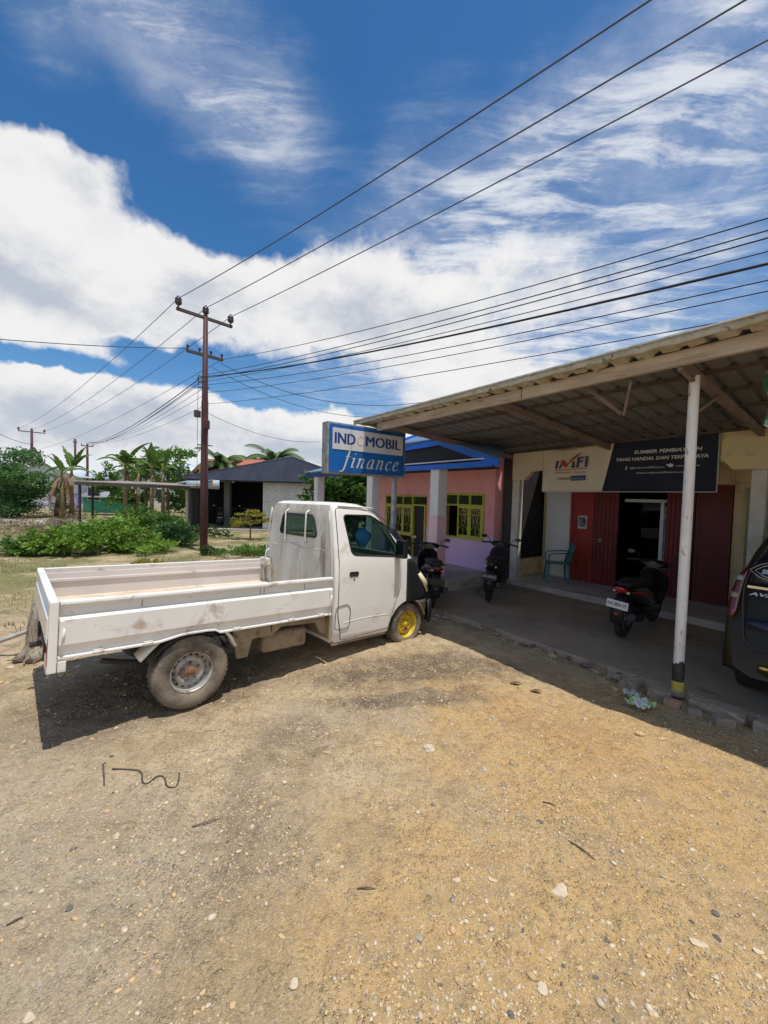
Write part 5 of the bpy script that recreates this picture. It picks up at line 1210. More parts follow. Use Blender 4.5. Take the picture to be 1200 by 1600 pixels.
    a = MB(); a.tube([V(-.05,.14,.30),V(-.10,.27,.02)], .010, 6); a.box(-.13,-.07,.25,.30,.005,.015); a.build('side_stand', sc_mat, t)
    if accent:
        for s in (-1,1):
            a = MB(); a.loft([[V(-.80,s*.108,.71),V(-.50,s*.163,.69),V(-.20,s*.178,.62)],[V(-.80,s*.106,.69),V(-.50,s*.165,.64),V(-.20,s*.179,.54)]], False, False); o = a.build('side_stripe', accent, t); o.modifiers.new('t','SOLIDIFY').thickness = .006
    if visor:
        rows = [[V(x-.25*y*y, y*w, z) for y in np.linspace(-1,1,9)] for x, w, z in ((.50,.17,.92),(.44,.24,1.05),(.34,.27,1.18),(.26,.22,1.29),(.24,.12,1.32))]
        a = MB(); a.loft(rows, False, False); o = a.build('wind_visor', mat('visor_blue', (.05,.08,.12), .06, coat=1.0), t); o.modifiers.new('t','SOLIDIFY').thickness = .006
    return t
def park(t, x, y, heading, z=.05, lean=3.0, steer=0):
    t.location = (x, y, z); t.rotation_euler = (R(-lean)*-1, 0, heading)
    t.rotation_mode = 'XYZ'; t.scale = (.95,.95,.95)
    return t
hN = math.atan2(N_.y, N_.x)
bikeA = make_scooter('scooter', 'black and red scooter with white number plate parked before the dark doorway', sc_blk, mat('scooter_red', (.35,.015,.02), .3, coat=.5), plate_w, 'DN 3826 VY')
park(bikeA, 3.23+.62*.78-.02, 5.40+.62*.62, hN+R(2), .05, 5)
bikeB = make_scooter('scooter', 'all black scooter beside the left porch pillar, seen from behind', sc_mat, None, plate_k, 'DN 2520 JC', mat('smoked_lens', (.03,.02,.02), .2, coat=.5))
park(bikeB, 1.84+.62*.42, 7.10+.62*.9, math.atan2(.90,.36), .05, 5)
bikeC = make_scooter('scooter', 'dark scooter right in front of the truck nose, tail towards the viewer', sc_blk, mat('scooter_maroon', (.09,.01,.015), .4), plate_k, None, mat('dark_red_lens', (.16,.01,.01), .25, coat=.5))
park(bikeC, .76+.62*.05, 6.60+.62*1.0, math.atan2(.99,-.02), .04, 5)
bikeD = make_scooter('scooter', 'scooter with a tinted blue grey visor mostly hidden behind the truck cab', mat('scooter_slate', (.04,.055,.07), .3, coat=.5), None, plate_k, None, visor=True)
park(bikeD, -.02, 7.05, math.atan2(.35,.95)+PI*0, .04, 3)
# bikes in the dark workshop
wk = [(-8.6,21.2,.4),(-7.9,21.5,.7),(-7.25,21.3,.5),(-6.6,21.8,.9)]
labs = ['leftmost dark scooter inside the workshop opening','scooter standing just right of the utility pole inside the workshop','second scooter right of the utility pole inside the workshop','farthest right scooter in the dark workshop']
for (x, y, h), lb in zip(wk, labs):
    c = copy_tree(bikeB); park(c, x, y, h+PI*.5, .05, 3); c['label'] = lb; c['group'] = 'scooters inside the dark workshop'

# ------------------------------------------------------------------ dark people carrier at the right edge
car_k = mat('car_black', (.024,.018,.009), .32, c2=(.034,.025,.012), sc_=1.2, spec=.2, coat=.15)
car_glass = glass_mat('car_dark_glass', (.06,.08,.10), .06)
mpv = thing('parked_car', 'black people carrier at the right edge seen from behind with stickers on its rear window', 'car', S(-1.14,-.06,.045), hN)
HW = .83
def car_ring(x, prof):
    """prof: list of (half width, z) from bottom to top; mirrored ring"""
    return [V(x, -w, z) for w, z in prof]+[V(x, w, z) for w, z in reversed(prof)]
P0 = [(.66,.34),(.79,.40),(.815,.55),(.82,.72),(.815,.90),(.79,1.04),(.745,1.20),(.69,1.38),(.63,1.53),(.55,1.60),(.38,1.635)]
def prof_at(k, zs=1.0, zt=None, low=0):
    return [(w*k, z) for w, z in P0]
rings = []
for x, k, dz in ((.0,.92,0),(.02,.96,0),(.06,.985,0),(.14,1.0,0),(.6,1.01,0),(1.4,1.01,0),(2.3,1.0,0)):
    pr = []
    for (w, z) in P0:
        # the rear slopes forward as it rises
        sl = max(0, z-.72)*.34 + max(0, z-1.30)*.55
        pr.append((w*k, z, sl))
    rings.append([V(x+sl*(1-min(1,x/1.2)), -w, z) for w, z, sl in pr]+[V(x+sl*(1-min(1,x/1.2)), w, z) for w, z, sl in reversed(pr)])
for x, k, f_ in ((2.9,.99,.86),(3.3,.97,.72),(3.9,.93,.62),(4.12,.82,.55)):
    pr = [(w*k, .34+(z-.34)*f_ if z > .72 else min(z, .34+(z-.34))) for w, z in P0]
    rings.append([V(x, -w, z) for w, z in pr]+[V(x, w, z) for w, z in reversed(pr)])
mb = MB(); mb.loft(rings); me = mb.mesh('b'); bm = bmesh.new(); bm.from_mesh(me); bmesh.ops.recalc_face_normals(bm, faces=bm.faces); bm.to_mesh(me); bm.free()
wc = [cutter(arch_poly(xx,.28,.34,.0), s*.95, s*.50) for xx in (.80,3.45) for s in (-1,1)]
cb = link('body', smooth_me(boolean(me, wc)), car_k, mpv)
def rear_x(w, z):  # the rear surface
    sl = max(0, z-.72)*.34 + max(0, z-1.30)*.55
    q = abs(w)/.82; return sl + (.0 if q < .86 else (q-.86)*1.1) - .004 + .012*0
def rear_patch(name, m, pts, off=.004, th=.004, parent=mpv, label=None):
    mb = MB(); mb.add([V(rear_x(y,z)-off, y, z) for y, z in pts], [tuple(range(len(pts)))]); o = mb.build(name, m, parent, label=label); o.modifiers.new('t','SOLIDIFY').thickness = th; return o
# left of the car (local +y) is the side in view
mb = MB(); rowz = [1.14,1.22,1.30,1.36,1.43,1.50]; rows = [[V(rear_x(0,z)-.012, y*({1.14:.68,1.22:.665,1.30:.64,1.36:.61,1.43:.57,1.50:.52}[z]), z) for y in np.linspace(-1,1,9)] for z in rowz]
mb.loft(rows, False, False); o = mb.build('rear_window', car_glass, mpv); o.modifiers.new('t','SOLIDIFY').thickness = .004
gate = rpoly([(-.66,.60),(.66,.60),(.705,1.0),(.70,1.16),(.56,1.56),(-.56,1.56),(-.70,1.16),(-.705,1.0)], .10, 6)
mb = MB(); mb.tube([V(rear_x(0,z)-.006+.0, y, z) for y, z in gate]+[V(rear_x(0,gate[0][1])-.006, gate[0][0], gate[0][1])], .006, 5, False); mb.build('tailgate_gap', seam_k, mpv)
mb = MB(); mb.beam((rear_x(0,1.10)-.014,-.68,1.105),(rear_x(0,1.10)-.014,.68,1.105),.018,.022); mb.build('chrome_strip', mat('chrome', (.6,.62,.65), .15, 1.0), mpv)
mb = MB(); mb.loft([[V(rear_x(0,z)-.010, y, z) for y in np.linspace(-.66,.66,7)] for z in (.76,.80,.84)], False, False); o = mb.build('blue_reflecting_trim', mat('blue_trim', (.010,.016,.045), .3, coat=.2), mpv); o.modifiers.new('t','SOLIDIFY').thickness = .003
for s in (-1,1):
    a = MB(); rr_ = []
    for z, y0, y1 in ((.83,.75,.815),(.90,.735,.818),(1.02,.725,.808),(1.12,.715,.785),(1.20,.70,.755),(1.27,.68,.715)):
        rr_.append([V(rear_x(0,z)+(.0 if t < .5 else (t-.5)*.22)-.014, s*(y0+(y1-y0)*t), z) for t in (0,.35,.7,1.0)])
    a.loft(rr_, False, False); o = a.build('tail_lamp', mat('car_tail_lens', (.09,.006,.008), .15, c2=(.14,.01,.01), sc_=8, c3=(.38,.32,.26), sc3=9, lo3=.62, hi3=.66, coat=1.0), mpv); o.modifiers.new('t','SOLIDIFY').thickness = .01
    a = MB(); a.loft([[V(rear_x(0,z)-.022, s*(.735+.05*t), z) for t in (0,.5,1)] for z in (1.0,1.02,1.045)], False, False); o = a.build('reversing_lens', mat('dim_lens', (.22,.18,.13), .2, coat=.5), mpv); o.modifiers.new('t','SOLIDIFY').thickness = .006
    a = MB(); a.loft([[V(rear_x(0,z)-.022, s*(.715+.045*t), z) for t in (0,.5,1)] for z in (1.15,1.17,1.195)], False, False); o = a.build('indicator_lens', mat('milky_lens', (.22,.22,.25), .2), mpv); o.modifiers.new('t','SOLIDIFY').thickness = .006
a = MB(); a.loft([[V(-.035+.10*abs(y)**3+ (.02 if z > .55 or z < .38 else 0), y*.815, z) for y in np.linspace(-1,1,15)] for z in (.35,.40,.50,.56,.60)], False, False); o = a.build('rear_bumper', car_k, mpv); o.modifiers.new('t','SOLIDIFY').thickness = .02
for y, lab in ((.52,''),(-.52,'')):
    a = MB(); a.ball((-.045,y,.455),.010,.032,.013); a.build('bumper_reflector', mat('amber_reflector', (.70,.50,.10), .15, coat=1.0), mpv)
a = MB(); a.lathe([(.001,-.02),(.035,-.02),(.04,0),(.04,.2)], 14, (.02,.30,.30), 'x'); a.build('exhaust_tip', sc_met, mpv)
a = MB(); a.box(-.016,-.006,-.20,.20,.66,.77); a.build('number_plate', plate_k, mpv, bevel=.004)
a = MB(); a.loft([[V(rear_x(0,1.56)-.03,y,1.575),V(rear_x(0,1.58)+.10,y,1.63)] for y in np.linspace(-.52,.52,7)], False, False); o = a.build('spoiler', car_k, mpv); o.modifiers.new('t','SOLIDIFY').thickness = .025
for xx in (.80,3.45):
    for s in (-1,1): wheel(xx, s*.72, s, .30, .19, rim_g, rubber_dk, parent=mpv)
def CT(s, y, z, size, width, m, bold=0, shear=0, par=mpv, off=.020):
    x0 = rear_x(0,z+size*.4)-off; return lettering(s, par, m, V(x0, y, z), V(0,-1,0), V(.30,0,1), size, width, bold, shear)
dec = mat('white_decal', (.38,.39,.41), .4)
CT('AVANZA', .665, 1.035, .040, .33, mat('chrome_letters', (.45,.46,.48), .3, .5), .001, .25)
CT('SULTAN', .60, 1.228, .050, .21, dec, .002, .1)
em = MB()
def ezy(y, z): return V(rear_x(0,z)-.020, y, z)
ecy, ecz = .49, 1.25
for pts in ([(-.19,0),(-.12,.055),(0,.095),(.12,.055),(.19,0),(.12,-.055),(0,-.095),(-.12,-.055)],[(-.155,.0),(-.10,.040),(0,.072),(.10,.040),(.155,0),(.10,-.040),(0,-.072),(-.10,-.040)]):
    pp = [ezy(ecy+a, ecz+b) for a,b in pts]; pp.append(pp[0]); em.tube(pp, .0036, 4, False)
em.build('sticker_emblem', dec, mpv)

# ------------------------------------------------------------------ plastic chair
ch = at_shop('plastic_chair', 'teal green plastic armchair on the porch beside the white wall', 'chair')
ch.location = S(3.18,3.52,.145); ch.rotation_euler = (0,0,SHOP_RZ+R(38)); ch.scale = (.93,.93,.96)       # local +y faces out (back against +n side)
teal = mat('teal_plastic', (.02,.16,.17), .45, c2=(.03,.20,.20), sc_=6)
def cb_(name, mbx, **k): return mbx.build(name, teal, ch, **k)
# chair faces local +x (along u towards the far end)
a = MB(); a.prism(rpoly([(-.20,-.20),(.21,-.22),(.21,.22),(-.20,.20)],.05), .405, .425, 'xy'); cb_('seat', a, bevel=.008)
for sx, sy in ((1,1),(1,-1),(-1,1),(-1,-1)):
    a = MB(); a.loft([[V(sx*(.20+.03*(1-t)) + dx, sy*(.205+.035*(1-t)) + dy, .41*t) for dx, dy in ((-.022,-.022),(.022,-.022),(.022,.022),(-.022,.022))] for t in (0,.5,1)], True, True, False); cb_('leg', a, bevel=.006)
a = MB()
arc = [V(-.20-.10*math.sin(PI*t)*0-.12-.0, -.21+.42*t, .80+.05*math.sin(PI*t)) for t in np.linspace(0,1,9)]
a.tube([V(-.20,-.205,.42),V(-.26,-.215,.62)]+arc+[V(-.26,.215,.62),V(-.20,.205,.42)], .022, 8, flat=.8); cb_('back_frame', a)
for yy in (-.10,0,.10):
    a = MB(); a.beam((-.205,yy*.8,.42),(-.325,yy,.83),.012,.065,(0,1,0)); cb_('back_slat', a, bevel=.003)
for s in (-1,1):
    a = MB(); a.tube([V(-.27,s*.22,.66),V(-.10,s*.255,.655),V(.15,s*.255,.64),V(.215,s*.24,.60),V(.215,s*.225,.41)], .020, 8, flat=.7); cb_('armrest', a)

# ------------------------------------------------------------------ utility poles and lines
pole_m = mat('pole_rust_brown', (.075,.024,.024), .7, c2=(.10,.035,.032), sc_=3, c3=(.07,.03,.03), sc3=9)
arm_m = mat('crossarm_steel', (.07,.05,.05), .7); insul = mat('insulator_brown', (.035,.02,.018), .3, coat=.5); cable_m = mat('cable_black', (.012,.012,.013), .6); wire_m = mat('bare_wire', (.06,.065,.075), .5)
LD = V(.730,-.683,0); LPp = V(.683,.730,0)     # along the line, and across it
def pole(name, label, x, y, h, r0, r1, arms, group=None, meter=False, m=pole_m):
    t = thing(name, label, 'utility pole', (x,y,0), 0, group)
    a = MB(); a.lathe([(r0,-.3),(r0,2.2),(r0*.92,2.25),(r0*.86,4.6),(r0*.78,4.65),(r1,h)], 16, (0,0,0), cap=True); a.build('shaft', m, t)
    for (z, half, n_, top) in arms:
        a = MB(); a.beam(-LPp*half+V(0,0,z), LPp*half+V(0,0,z), .08, .08); ar = a.build('crossarm', arm_m, t)
        for k in range(n_):
            q = -half*.94+2*half*.94*k/(n_-1); c = LPp*q+V(0,0,z+.04)
            if top == 1:
                b = MB(); b.lathe([(.025,0),(.025,.07),(.065,.08),(.095,.12),(.10,.17),(.08,.19),(.098,.22),(.085,.26),(.05,.29),(.03,.33),(.001,.335)], 14, c); b.build('insulator', insul, ar)
            elif top == 2:
                b = MB(); b.lathe([(.02,0),(.02,.05),(.04,.06),(.045,.12),(.02,.15),(.001,.155)], 10, c); b.build('insulator', insul, ar)
    if meter:
        a = MB(); a.box(-.24,-.09,-.22,-.06,4.10,4.30); a.build('junction_box', arm_m, t, bevel=.01)
        a = MB(); a.box(.05,.18,-.18,-.04,3.75,4.02); a.build('junction_box', pole_m, t, bevel=.01)
        a = MB(); a.tube([V(-.16,-.10,5.35),V(-.17,-.12,4.3),V(-.17,-.12,.4)], .007, 6); a.tube([V(.14,-.12,3.8),V(.15,-.12,1.0)], .010, 6); a.build('conduit', wire_m, t)
        a = MB(); a.beam((-.20,-.05,3.28),(.24,.03,3.26),.03,.03); a.beam((-.18,-.05,5.02),(.14,.0,5.02),.03,.03); a.tube([V(-.02,-.1,5.3),V(-.14,-.12,5.36),V(-.18,-.1,5.25),V(-.12,-.12,5.15),V(-.02,-.1,5.2)], .02, 6); a.build('bracket', arm_m, t)
    return t
PX, PY = -5.58, 12.58
pole('utility_pole', 'tall rust brown utility pole with three insulators standing between truck and workshop', PX, PY, 7.20, .115, .065, [(7.12,.84,3,1),(6.0,.55,4,2)], meter=True)
pole('utility_pole', 'distant utility pole at the far left with a slanting stay', -33.8, 39, 7.2, .16, .10, [(7.05,1.0,3,1),(5.2,.7,4,2)])
a = MB(); a.beam((.1,.1,5.6),(3.0,1.0,.0),.14,.14); kp = a.build('stay_post', pole_m, [o for o in bpy.data.objects if o.name.startswith('utility_pole')][1])
pole('utility_pole', 'short distant pole with one black insulator among the banana leaves', -26.3, 36, 5.75, .11, .08, [(5.55,.45,2,2)])
pole('utility_pole', 'thin distant pole left of the short one rising from the banana leaves', -28.9, 38, 6.4, .12, .09, [(6.0,.12,2,2)])
def wire(name, label, pts_sag, r, m=cable_m, n=40, cat='cable', group='overhead lines'):
    """pts_sag: list of (A, B, sag)"""
    a = MB(); path = []
    for A, B, sag in pts_sag:
        A = Vector(A); B = Vector(B)
        for i in range(n+1):
            t = i/n
            if path and i == 0: continue
            path.append(A.lerp(B,t) - V(0,0,4*sag*t*(1-t)))
    a.tube(path, r, 5); o = a.build(name, m, None, fix=False); return tag(o, label, cat, group)
def pix_ray(px, py): return V(0,0,CAM_H), pix_dir(px, py)
def line_to(A, px, py, L=36.0, side=0.0):
    """end point beyond the camera for a span from A whose projection passes the pixel: returns end and sag on the vertical plane of the line"""
    A = Vector(A); B = A + LD*L
    nrm = V(-LD.y, LD.x, 0)
    o_, d = pix_ray(px, py); k = (A-o_).dot(nrm)/d.dot(nrm); P = o_+d*k
    s = (P-A).dot(LD)/L; zlin = A.z; S_ = (zlin-P.z)/(4*s*(1-s)) if s > 0 else 0
    return B, S_
tips = [V(PX,PY,7.42)+LPp*q for q in (-.79,0,.79)]; ftips = [V(-33.8,39,7.3)+LPp*q for q in (-.94,0,.94)]
for k, (A, F, px, lab) in enumerate(zip(tips, ftips, ((1015,1),(1163,1),(1199,63)), ('uppermost thin wire from the left insulator across the sky','thin wire from the middle insulator across the sky','thin wire from the right insulator to the right edge of the sky'))):
    B, sg_ = line_to(A, *px); wire('power_line', lab, [(F, A, .55), (A, B, sg_)], .010, wire_m)
for k, (z, off, px, r, lab) in enumerate([(6.0,.50,(1199,341),.010,'highest of the low cables leaving the pole to the right'),(5.45,.1,(1199,360),.010,'second low cable under the highest one'),
        (5.3,.0,(1199,372),.010,'third low cable just above the thick one'),(5.2,-.05,(1199,393),.008,'slim cable running close over the thick one'),(5.33,-.1,(1199,412),.020,'thick black cable bundle running from the pole to the right edge'),
        (5.15,.12,(1199,438),.009,'cable just under the thick bundle'),(4.9,.1,(1199,455),.008,'second cable under the thick bundle'),(4.55,.1,(1160,497),.008,'lowest cable passing just over the canopy')]):
    A = V(PX,PY,z)+LPp*off; B, sg_ = line_to(A, *px)
    fx = V(-26.3,36,5.6+.05*k)+LPp*(off) if k != 0 else V(-33.8,39,5.3)
    wire('overhead_cable', lab, [(fx, A, .5), (A, B, sg_)], r*.75)
def lp3b(px, py, Y): d = pix_dir(px, py); k = Y/d.y; return V(d.x*k, Y, CAM_H+d.z*k)
A = V(PX,PY,6.08)-LPp*.5; e = lp3b(0,513,9.5); wire('overhead_cable', 'single cable running left from the lower crossarm to the left edge', [(A, e+(e-A)*1.2, .25)], .010)
wire('overhead_cable', 'service cable dropping from the pole towards the roof of the pink house', [(V(PX,PY,5.9)+LPp*.45, lp3b(808,588,11.5), 1.05)], .009)
wire('overhead_cable', 'service cable from the pole down to the sign corner', [(V(PX,PY,5.7)+LPp*.2, lp3b(575,652,14), .35)], .008)
wire('overhead_cable', 'faint service cable falling behind the sign', [(V(PX,PY,4.3), lp3b(500,690,17), .3)], .007)
wire('overhead_cable', 'cable entering at the left edge towards the distant pole', [(lp3b(-60,640,22), V(-33.8,39,5.9), .4)], .02)

# ------------------------------------------------------------------ plants
leaf_d = lambda name, a, b, c=None: mat(name, a, .55, c2=b, sc_=2.2, lo=.42, hi=.6, c3=c, sc3=3.1, lo3=.58, hi3=.7, spec=.3, trans=.4)
G1 = leaf_d('leaves_bright', (.15,.28,.035), (.22,.36,.055)); G2 = leaf_d('leaves_mid', (.09,.19,.035), (.15,.27,.05)); G3 = leaf_d('leaves_dark', (.025,.06,.015), (.05,.10,.022))
G4 = leaf_d('leaves_yellow', (.26,.26,.035), (.36,.30,.05), (.12,.18,.03)); G5 = leaf_d('leaves_blue_green', (.07,.17,.05), (.12,.24,.07)); DRY = leaf_d('dry_weeds', (.20,.155,.085), (.30,.24,.15), (.12,.10,.05))
bark = mat('bark', (.14,.10,.07), .9, c2=(.20,.15,.11), sc_=9); dryl = leaf_d('dry_leaf', (.26,.17,.085), (.36,.26,.15), (.13,.08,.04))
def leaf_quads(mb, c, s, r, curl=.25, asp=.5, up=.3):
    d = Vector((r.gauss(0,1), r.gauss(0,1), r.gauss(0,.6)+up)).normalized(); w = d.cross(Vector((r.gauss(0,1), r.gauss(0,1), r.gauss(0,1)))).normalized()*s*asp*.5
    n = d.cross(w).normalized(); p1 = c+d*s*.45+n*s*curl*.3; p2 = c+d*s - n*s*curl*.3
    mb.add([c, p1+w, p2, p1-w], [(0,1,2,3)])
def foliage(name, label, cat, loc, clumps, leaf_m, n, size, stem=None, group=None, trunk=None, asp=.5, seed=0, crown='crown', shell_=.55, stems=None):
    """clumps: (x,y,z,rx,ry,rz) in metres about loc; leaves are scattered through each clump volume with gaps"""
    r = random.Random(seed); t = thing(name, label, cat, loc, 0, group); vols = [c[3]*c[4]*c[5] for c in clumps]; tot = sum(v**.7 for v in vols); mb = MB()
    for c, v in zip(clumps, vols):
        k = max(8, int(n*(v**.7)/tot)); subs = [Vector((r.gauss(0,1), r.gauss(0,1), r.gauss(0,1))).normalized()*r.random()**.35 for _ in range(max(5,k//26))]
        for _ in range(k):
            sdir = r.choice(subs); p = sdir + Vector((r.gauss(0,.16), r.gauss(0,.16), r.gauss(0,.16)))
            leaf_quads(mb, V(c[0]+p.x*c[3], c[1]+p.y*c[4], max(.02,c[2]+p.z*c[5])), size*r.uniform(.6,1.3), r, asp=asp)
    mb.build(crown, leaf_m, t, fix=False)
    ms = MB()
    if trunk:
        (x0,y0,z0),(x1,y1,z1),ra = trunk; ms.tube([V(x0,y0,z0),V((x0+x1)/2+.1*ra,(y0+y1)/2,(z0+z1)/2),V(x1,y1,z1)], [ra,ra*.8,ra*.55], 8)
    for c in clumps[:14]:
        b = V(trunk[1][0],trunk[1][1],trunk[1][2]*.8) if trunk else V(c[0]*.6,c[1]*.6,0)
        ms.tube([b, b.lerp(V(*c[:3]),.5)+V(0,0,-.05), V(*c[:3])], [.03,.02,.008] if trunk else [.012,.009,.004], 5)
    ms.build('trunk' if trunk else 'stems', bark, t)
    return t
def bush(px, py, w, h, m, lab, n=700, size=.10, Y=None, name='shrub', cat='shrub', asp=.5, seed=1, grp=None):
    """bush whose foot is at a ground pixel, w and h in metres"""
    x, y = gpix(px, py); r = random.Random(seed*31+int(px)); cl = []
    for _ in range(9):
        q = r.uniform(-.42,.42); hh = h*(1-.9*q*q*2)*r.uniform(.55,1.0)
        cl.append((q*w, r.uniform(-.3,.3)*w*.6, hh*.55, w*.20, w*.20, hh*.48))
    return foliage(name, lab, cat, (x, y, 0), cl, m, n, size, seed=seed+int(px), asp=asp, group=grp)
bush(32,868,1.7,.60,G2,'low rounded shrub at the left edge beyond the truck bed',1500,.13,seed=1,grp='green shrubs beyond the truck')
bush(108,866,2.0,.95,G1,'broad bright green shrub left of the middle shrub group',2600,.14,seed=2,grp='green shrubs beyond the truck')
bush(172,860,2.2,1.4,G1,'tallest bright green shrub in the middle of the row',3000,.15,seed=3,grp='green shrubs beyond the truck')
bush(228,840,2.4,1.9,G2,'upright mid green bush under the lean-to with reddish tips',2600,.14,seed=4,grp='green shrubs beyond the truck')
bush(272,852,1.5,.95,G5,'round blue green cassava bush left of the utility pole',2600,.15,seed=5,asp=.28,grp='green shrubs beyond the truck')
bush(225,864,2.2,.5,G1,'low bright weeds right of the tallest shrub',1700,.10,seed=6,name='weeds',cat='weeds')
bush(370,866,2.1,.30,G2,'low green ground creeper right of the utility pole',1500,.09,seed=7,name='weeds',cat='weeds')
bush(232,882,1.0,.14,G4,'small yellow green weed tuft just past the truck bed',500,.07,seed=8,name='weeds',cat='weeds')
bush(325,868,.6,.3,G3,'dark weeds at the foot of the utility pole',350,.08,seed=9,name='weeds',cat='weeds')
bush(40,835,4.5,.8,DRY,'dry brown weeds beside the road at far left',2200,.16,seed=10,name='dry_weeds',cat='weeds',asp=.16)
bush(130,832,3.8,.8,DRY,'dry brown weeds in front of the lean-to posts',2000,.16,seed=11,name='dry_weeds',cat='weeds',asp=.16)
bush(75,808,4,1.4,DRY,'greyish scrub across the road below the banana plants',1500,.2,seed=12,name='dry_weeds',cat='weeds',asp=.2)
bush(330,838,2.0,.5,G3,'dark tuft of weeds beside the workshop entrance',600,.12,seed=16,name='weeds',cat='weeds')
# umbrella shaped yellowish shrub by the block wall
x, y = gpix(391,842); cl = [(q*.55, random.uniform(-.3,.3), z, .38,.3,.07) for q, z in ((-1,.72),(-.45,.92),(.1,1.1),(.65,.98),(1.05,.75),(-.2,.66),(.5,.70),(-.75,.55))]
foliage('ornamental_tree', 'small layered yellow green tree in front of the workshop wall', 'tree', (x,y,0), cl, G4, 1800, .09, trunk=((0,0,0),(.0,0,.75),.035), seed=14)
x, y = gpix(5,808); foliage('feathery_tree', 'feathery green tree at the far left edge across the road', 'tree', (x-1.0,y,0),
    [(random.uniform(-3.4,3.0), random.uniform(-1.5,1.5), z, 1.3,1.1,.55) for z in np.linspace(.5,3.6,16)], G5, 15000, .22, trunk=((0,0,0),(0,0,2.6),.12), asp=.42, seed=15)
foliage('leafy_tree', 'dense large leaved dark green tree behind the sign', 'tree', (-1.2,17.5,0),
    [(random.uniform(-1.7,1.7), random.uniform(-.9,.9), z, .8,.7,.5) for z in np.linspace(.5,2.7,18)], leaf_d('leaves_glossy', (.05,.13,.02), (.12,.22,.04)), 5200, .26, trunk=((0,0,0),(0,0,1.8),.12), asp=.6, seed=16)
for k, (px, Yd, hgt, lab) in enumerate([(262,28,4.3,'bushy tree crown behind the lean-to near the workshop'),(300,34,3.0,'dark tree crown beside the red roof'),(215,29,4.2,'dense dark thicket behind the lean-to roof'),(380,38,3.2,'tree crown between the red roof and the palms')]):
    p = lp3b(px, 790, Yd); rr = random.Random(k+5)
    foliage('leafy_tree', lab, 'tree', (p.x,Yd,0), [(rr.uniform(-2.0,2.0), rr.uniform(-1,1), z, 1.0,.9,.6) for z in np.linspace(.8,hgt,12)], G3 if k % 2 else G2, 3200, .26, trunk=((0,0,0),(0,0,hgt*.7),.13), seed=50+k, group='trees behind the lean-to')
# a dim far row of trees
far = MB(); r = random.Random(3)
for k in range(5200):
    q = r.random(); x = -150+240*q; y = 95+.35*abs(x)+r.uniform(-8,8); h = (4.0+2.0*fbm(np.array([x*.12]), np.array([.3]), 9, 3)[0])*r.random()**.6
    leaf_quads(far, V(x,y,h), r.uniform(.9,1.8), r, asp=.8)
o = far.build('far_treeline', mat('far_leaves', (.05,.085,.05), .9, c2=(.08,.12,.07), sc_=.2), None, fix=False); o['kind'] = 'stuff'; o['label'] = 'low far treeline along the horizon'

def banana(name_lab, x, y, h, nl, L, m_leaf, dry=0, seed=0, grp='banana plants across the yard', lean=0.0):
    r = random.Random(seed); t = thing('banana_plant', name_lab, 'banana plant', (x,y,0), 0, grp)
    a = MB(); a.tube([V(0,0,0),V(lean*.4,0,h*.5),V(lean,0,h)], [.15,.11,.07], 10); a.build('trunk', mat('banana_trunk', (.22,.16,.09), .8, c2=(.14,.12,.05), sc_=4, stretch=(3,3,.6), c3=(.32,.24,.15), sc3=6), t)
    for k in range(nl+dry):
        isdry = k >= nl; az = r.uniform(0,2*PI) if k % 3 else r.choice([0,PI])+r.uniform(-.5,.5); el = R(r.uniform(35,80)) if not isdry else R(r.uniform(-75,-5)); l = L*r.uniform(.75,1.1); W = (.17 if not isdry else .11)*L/1.6*r.uniform(.8,1.1)
        p = V(lean,0,h-.05); d = V(math.cos(az)*math.cos(el), math.sin(az)*math.cos(el), math.sin(el)); side = V(-math.sin(az), math.cos(az), 0); rows = []; N_s = 20; mids = []
        for i in range(N_s+1):
            s = i/N_s; w = W*(math.sin(PI*min(1,max(0,(s-.12)/.88))**.75))*(1 if s > .12 else 0)+.015
            up = side.cross(d).normalized(); j = 1-.75*(r.random()**1.5 if i % 2 else 0); mids.append(p.copy())
            rows.append([p-side*w*j-up*w*.35*-1*0+V(0,0,-w*.35), p+V(0,0,.0), p+side*w*(1-.75*(r.random()**1.5 if i % 2 else 0))+V(0,0,-w*.35)])
            p = p+d*(l/N_s); d = (d+V(0,0,(-.085 if not isdry else -.13))).normalized()
        a = MB(); a.loft(rows, False, False, False); a.build('leaf', dryl if isdry else m_leaf, t, fix=False, label='dry hanging leaf' if isdry else None)
        if not isdry:
            a = MB(); a.tube(mids, [.03*(1-i/N_s)+.006 for i in range(N_s+1)], 5); a.build('midrib', mat('midrib', (.22,.25,.06), .6), t)
    return t
BLF = mat('banana_leaf', (.08,.17,.03), .45, trans=.35, c2=(.10,.18,.035), sc_=1.2, c3=(.16,.14,.05), sc3=2.2, lo3=.6, hi3=.75, spec=.4)
for k, (px, Yd, h, nl, L, dry, lab) in enumerate([(98,24,2.7,5,1.9,6,'tall withered banana plant with brown hanging leaves at left'),(112,25,2.9,7,2.0,4,'banana plant with upright ragged leaves just right of the withered one'),
        (88,26,2.3,4,1.7,5,'half dried banana plant leaning at the left of the clump'),(196,25,3.3,9,2.2,1,'green banana plant with long upright leaves behind the lean-to roof'),(216,26,2.9,8,2.0,1,'lower green banana plant right beside the tall green one'),
        (237,25,3.2,9,2.1,1,'banana plant with spiky upright leaves in the middle of the thicket'),(255,26,3.1,9,2.0,0,'right hand banana plant of the thicket with fanned leaves'),(228,28,3.4,7,1.7,0,'farther banana plant showing above the thicket')]):
    p = lp3b(px, 790, Yd); banana(lab, p.x, Yd, h, nl, L, BLF, dry, seed=k+3, lean=(.3 if k == 2 else .0))
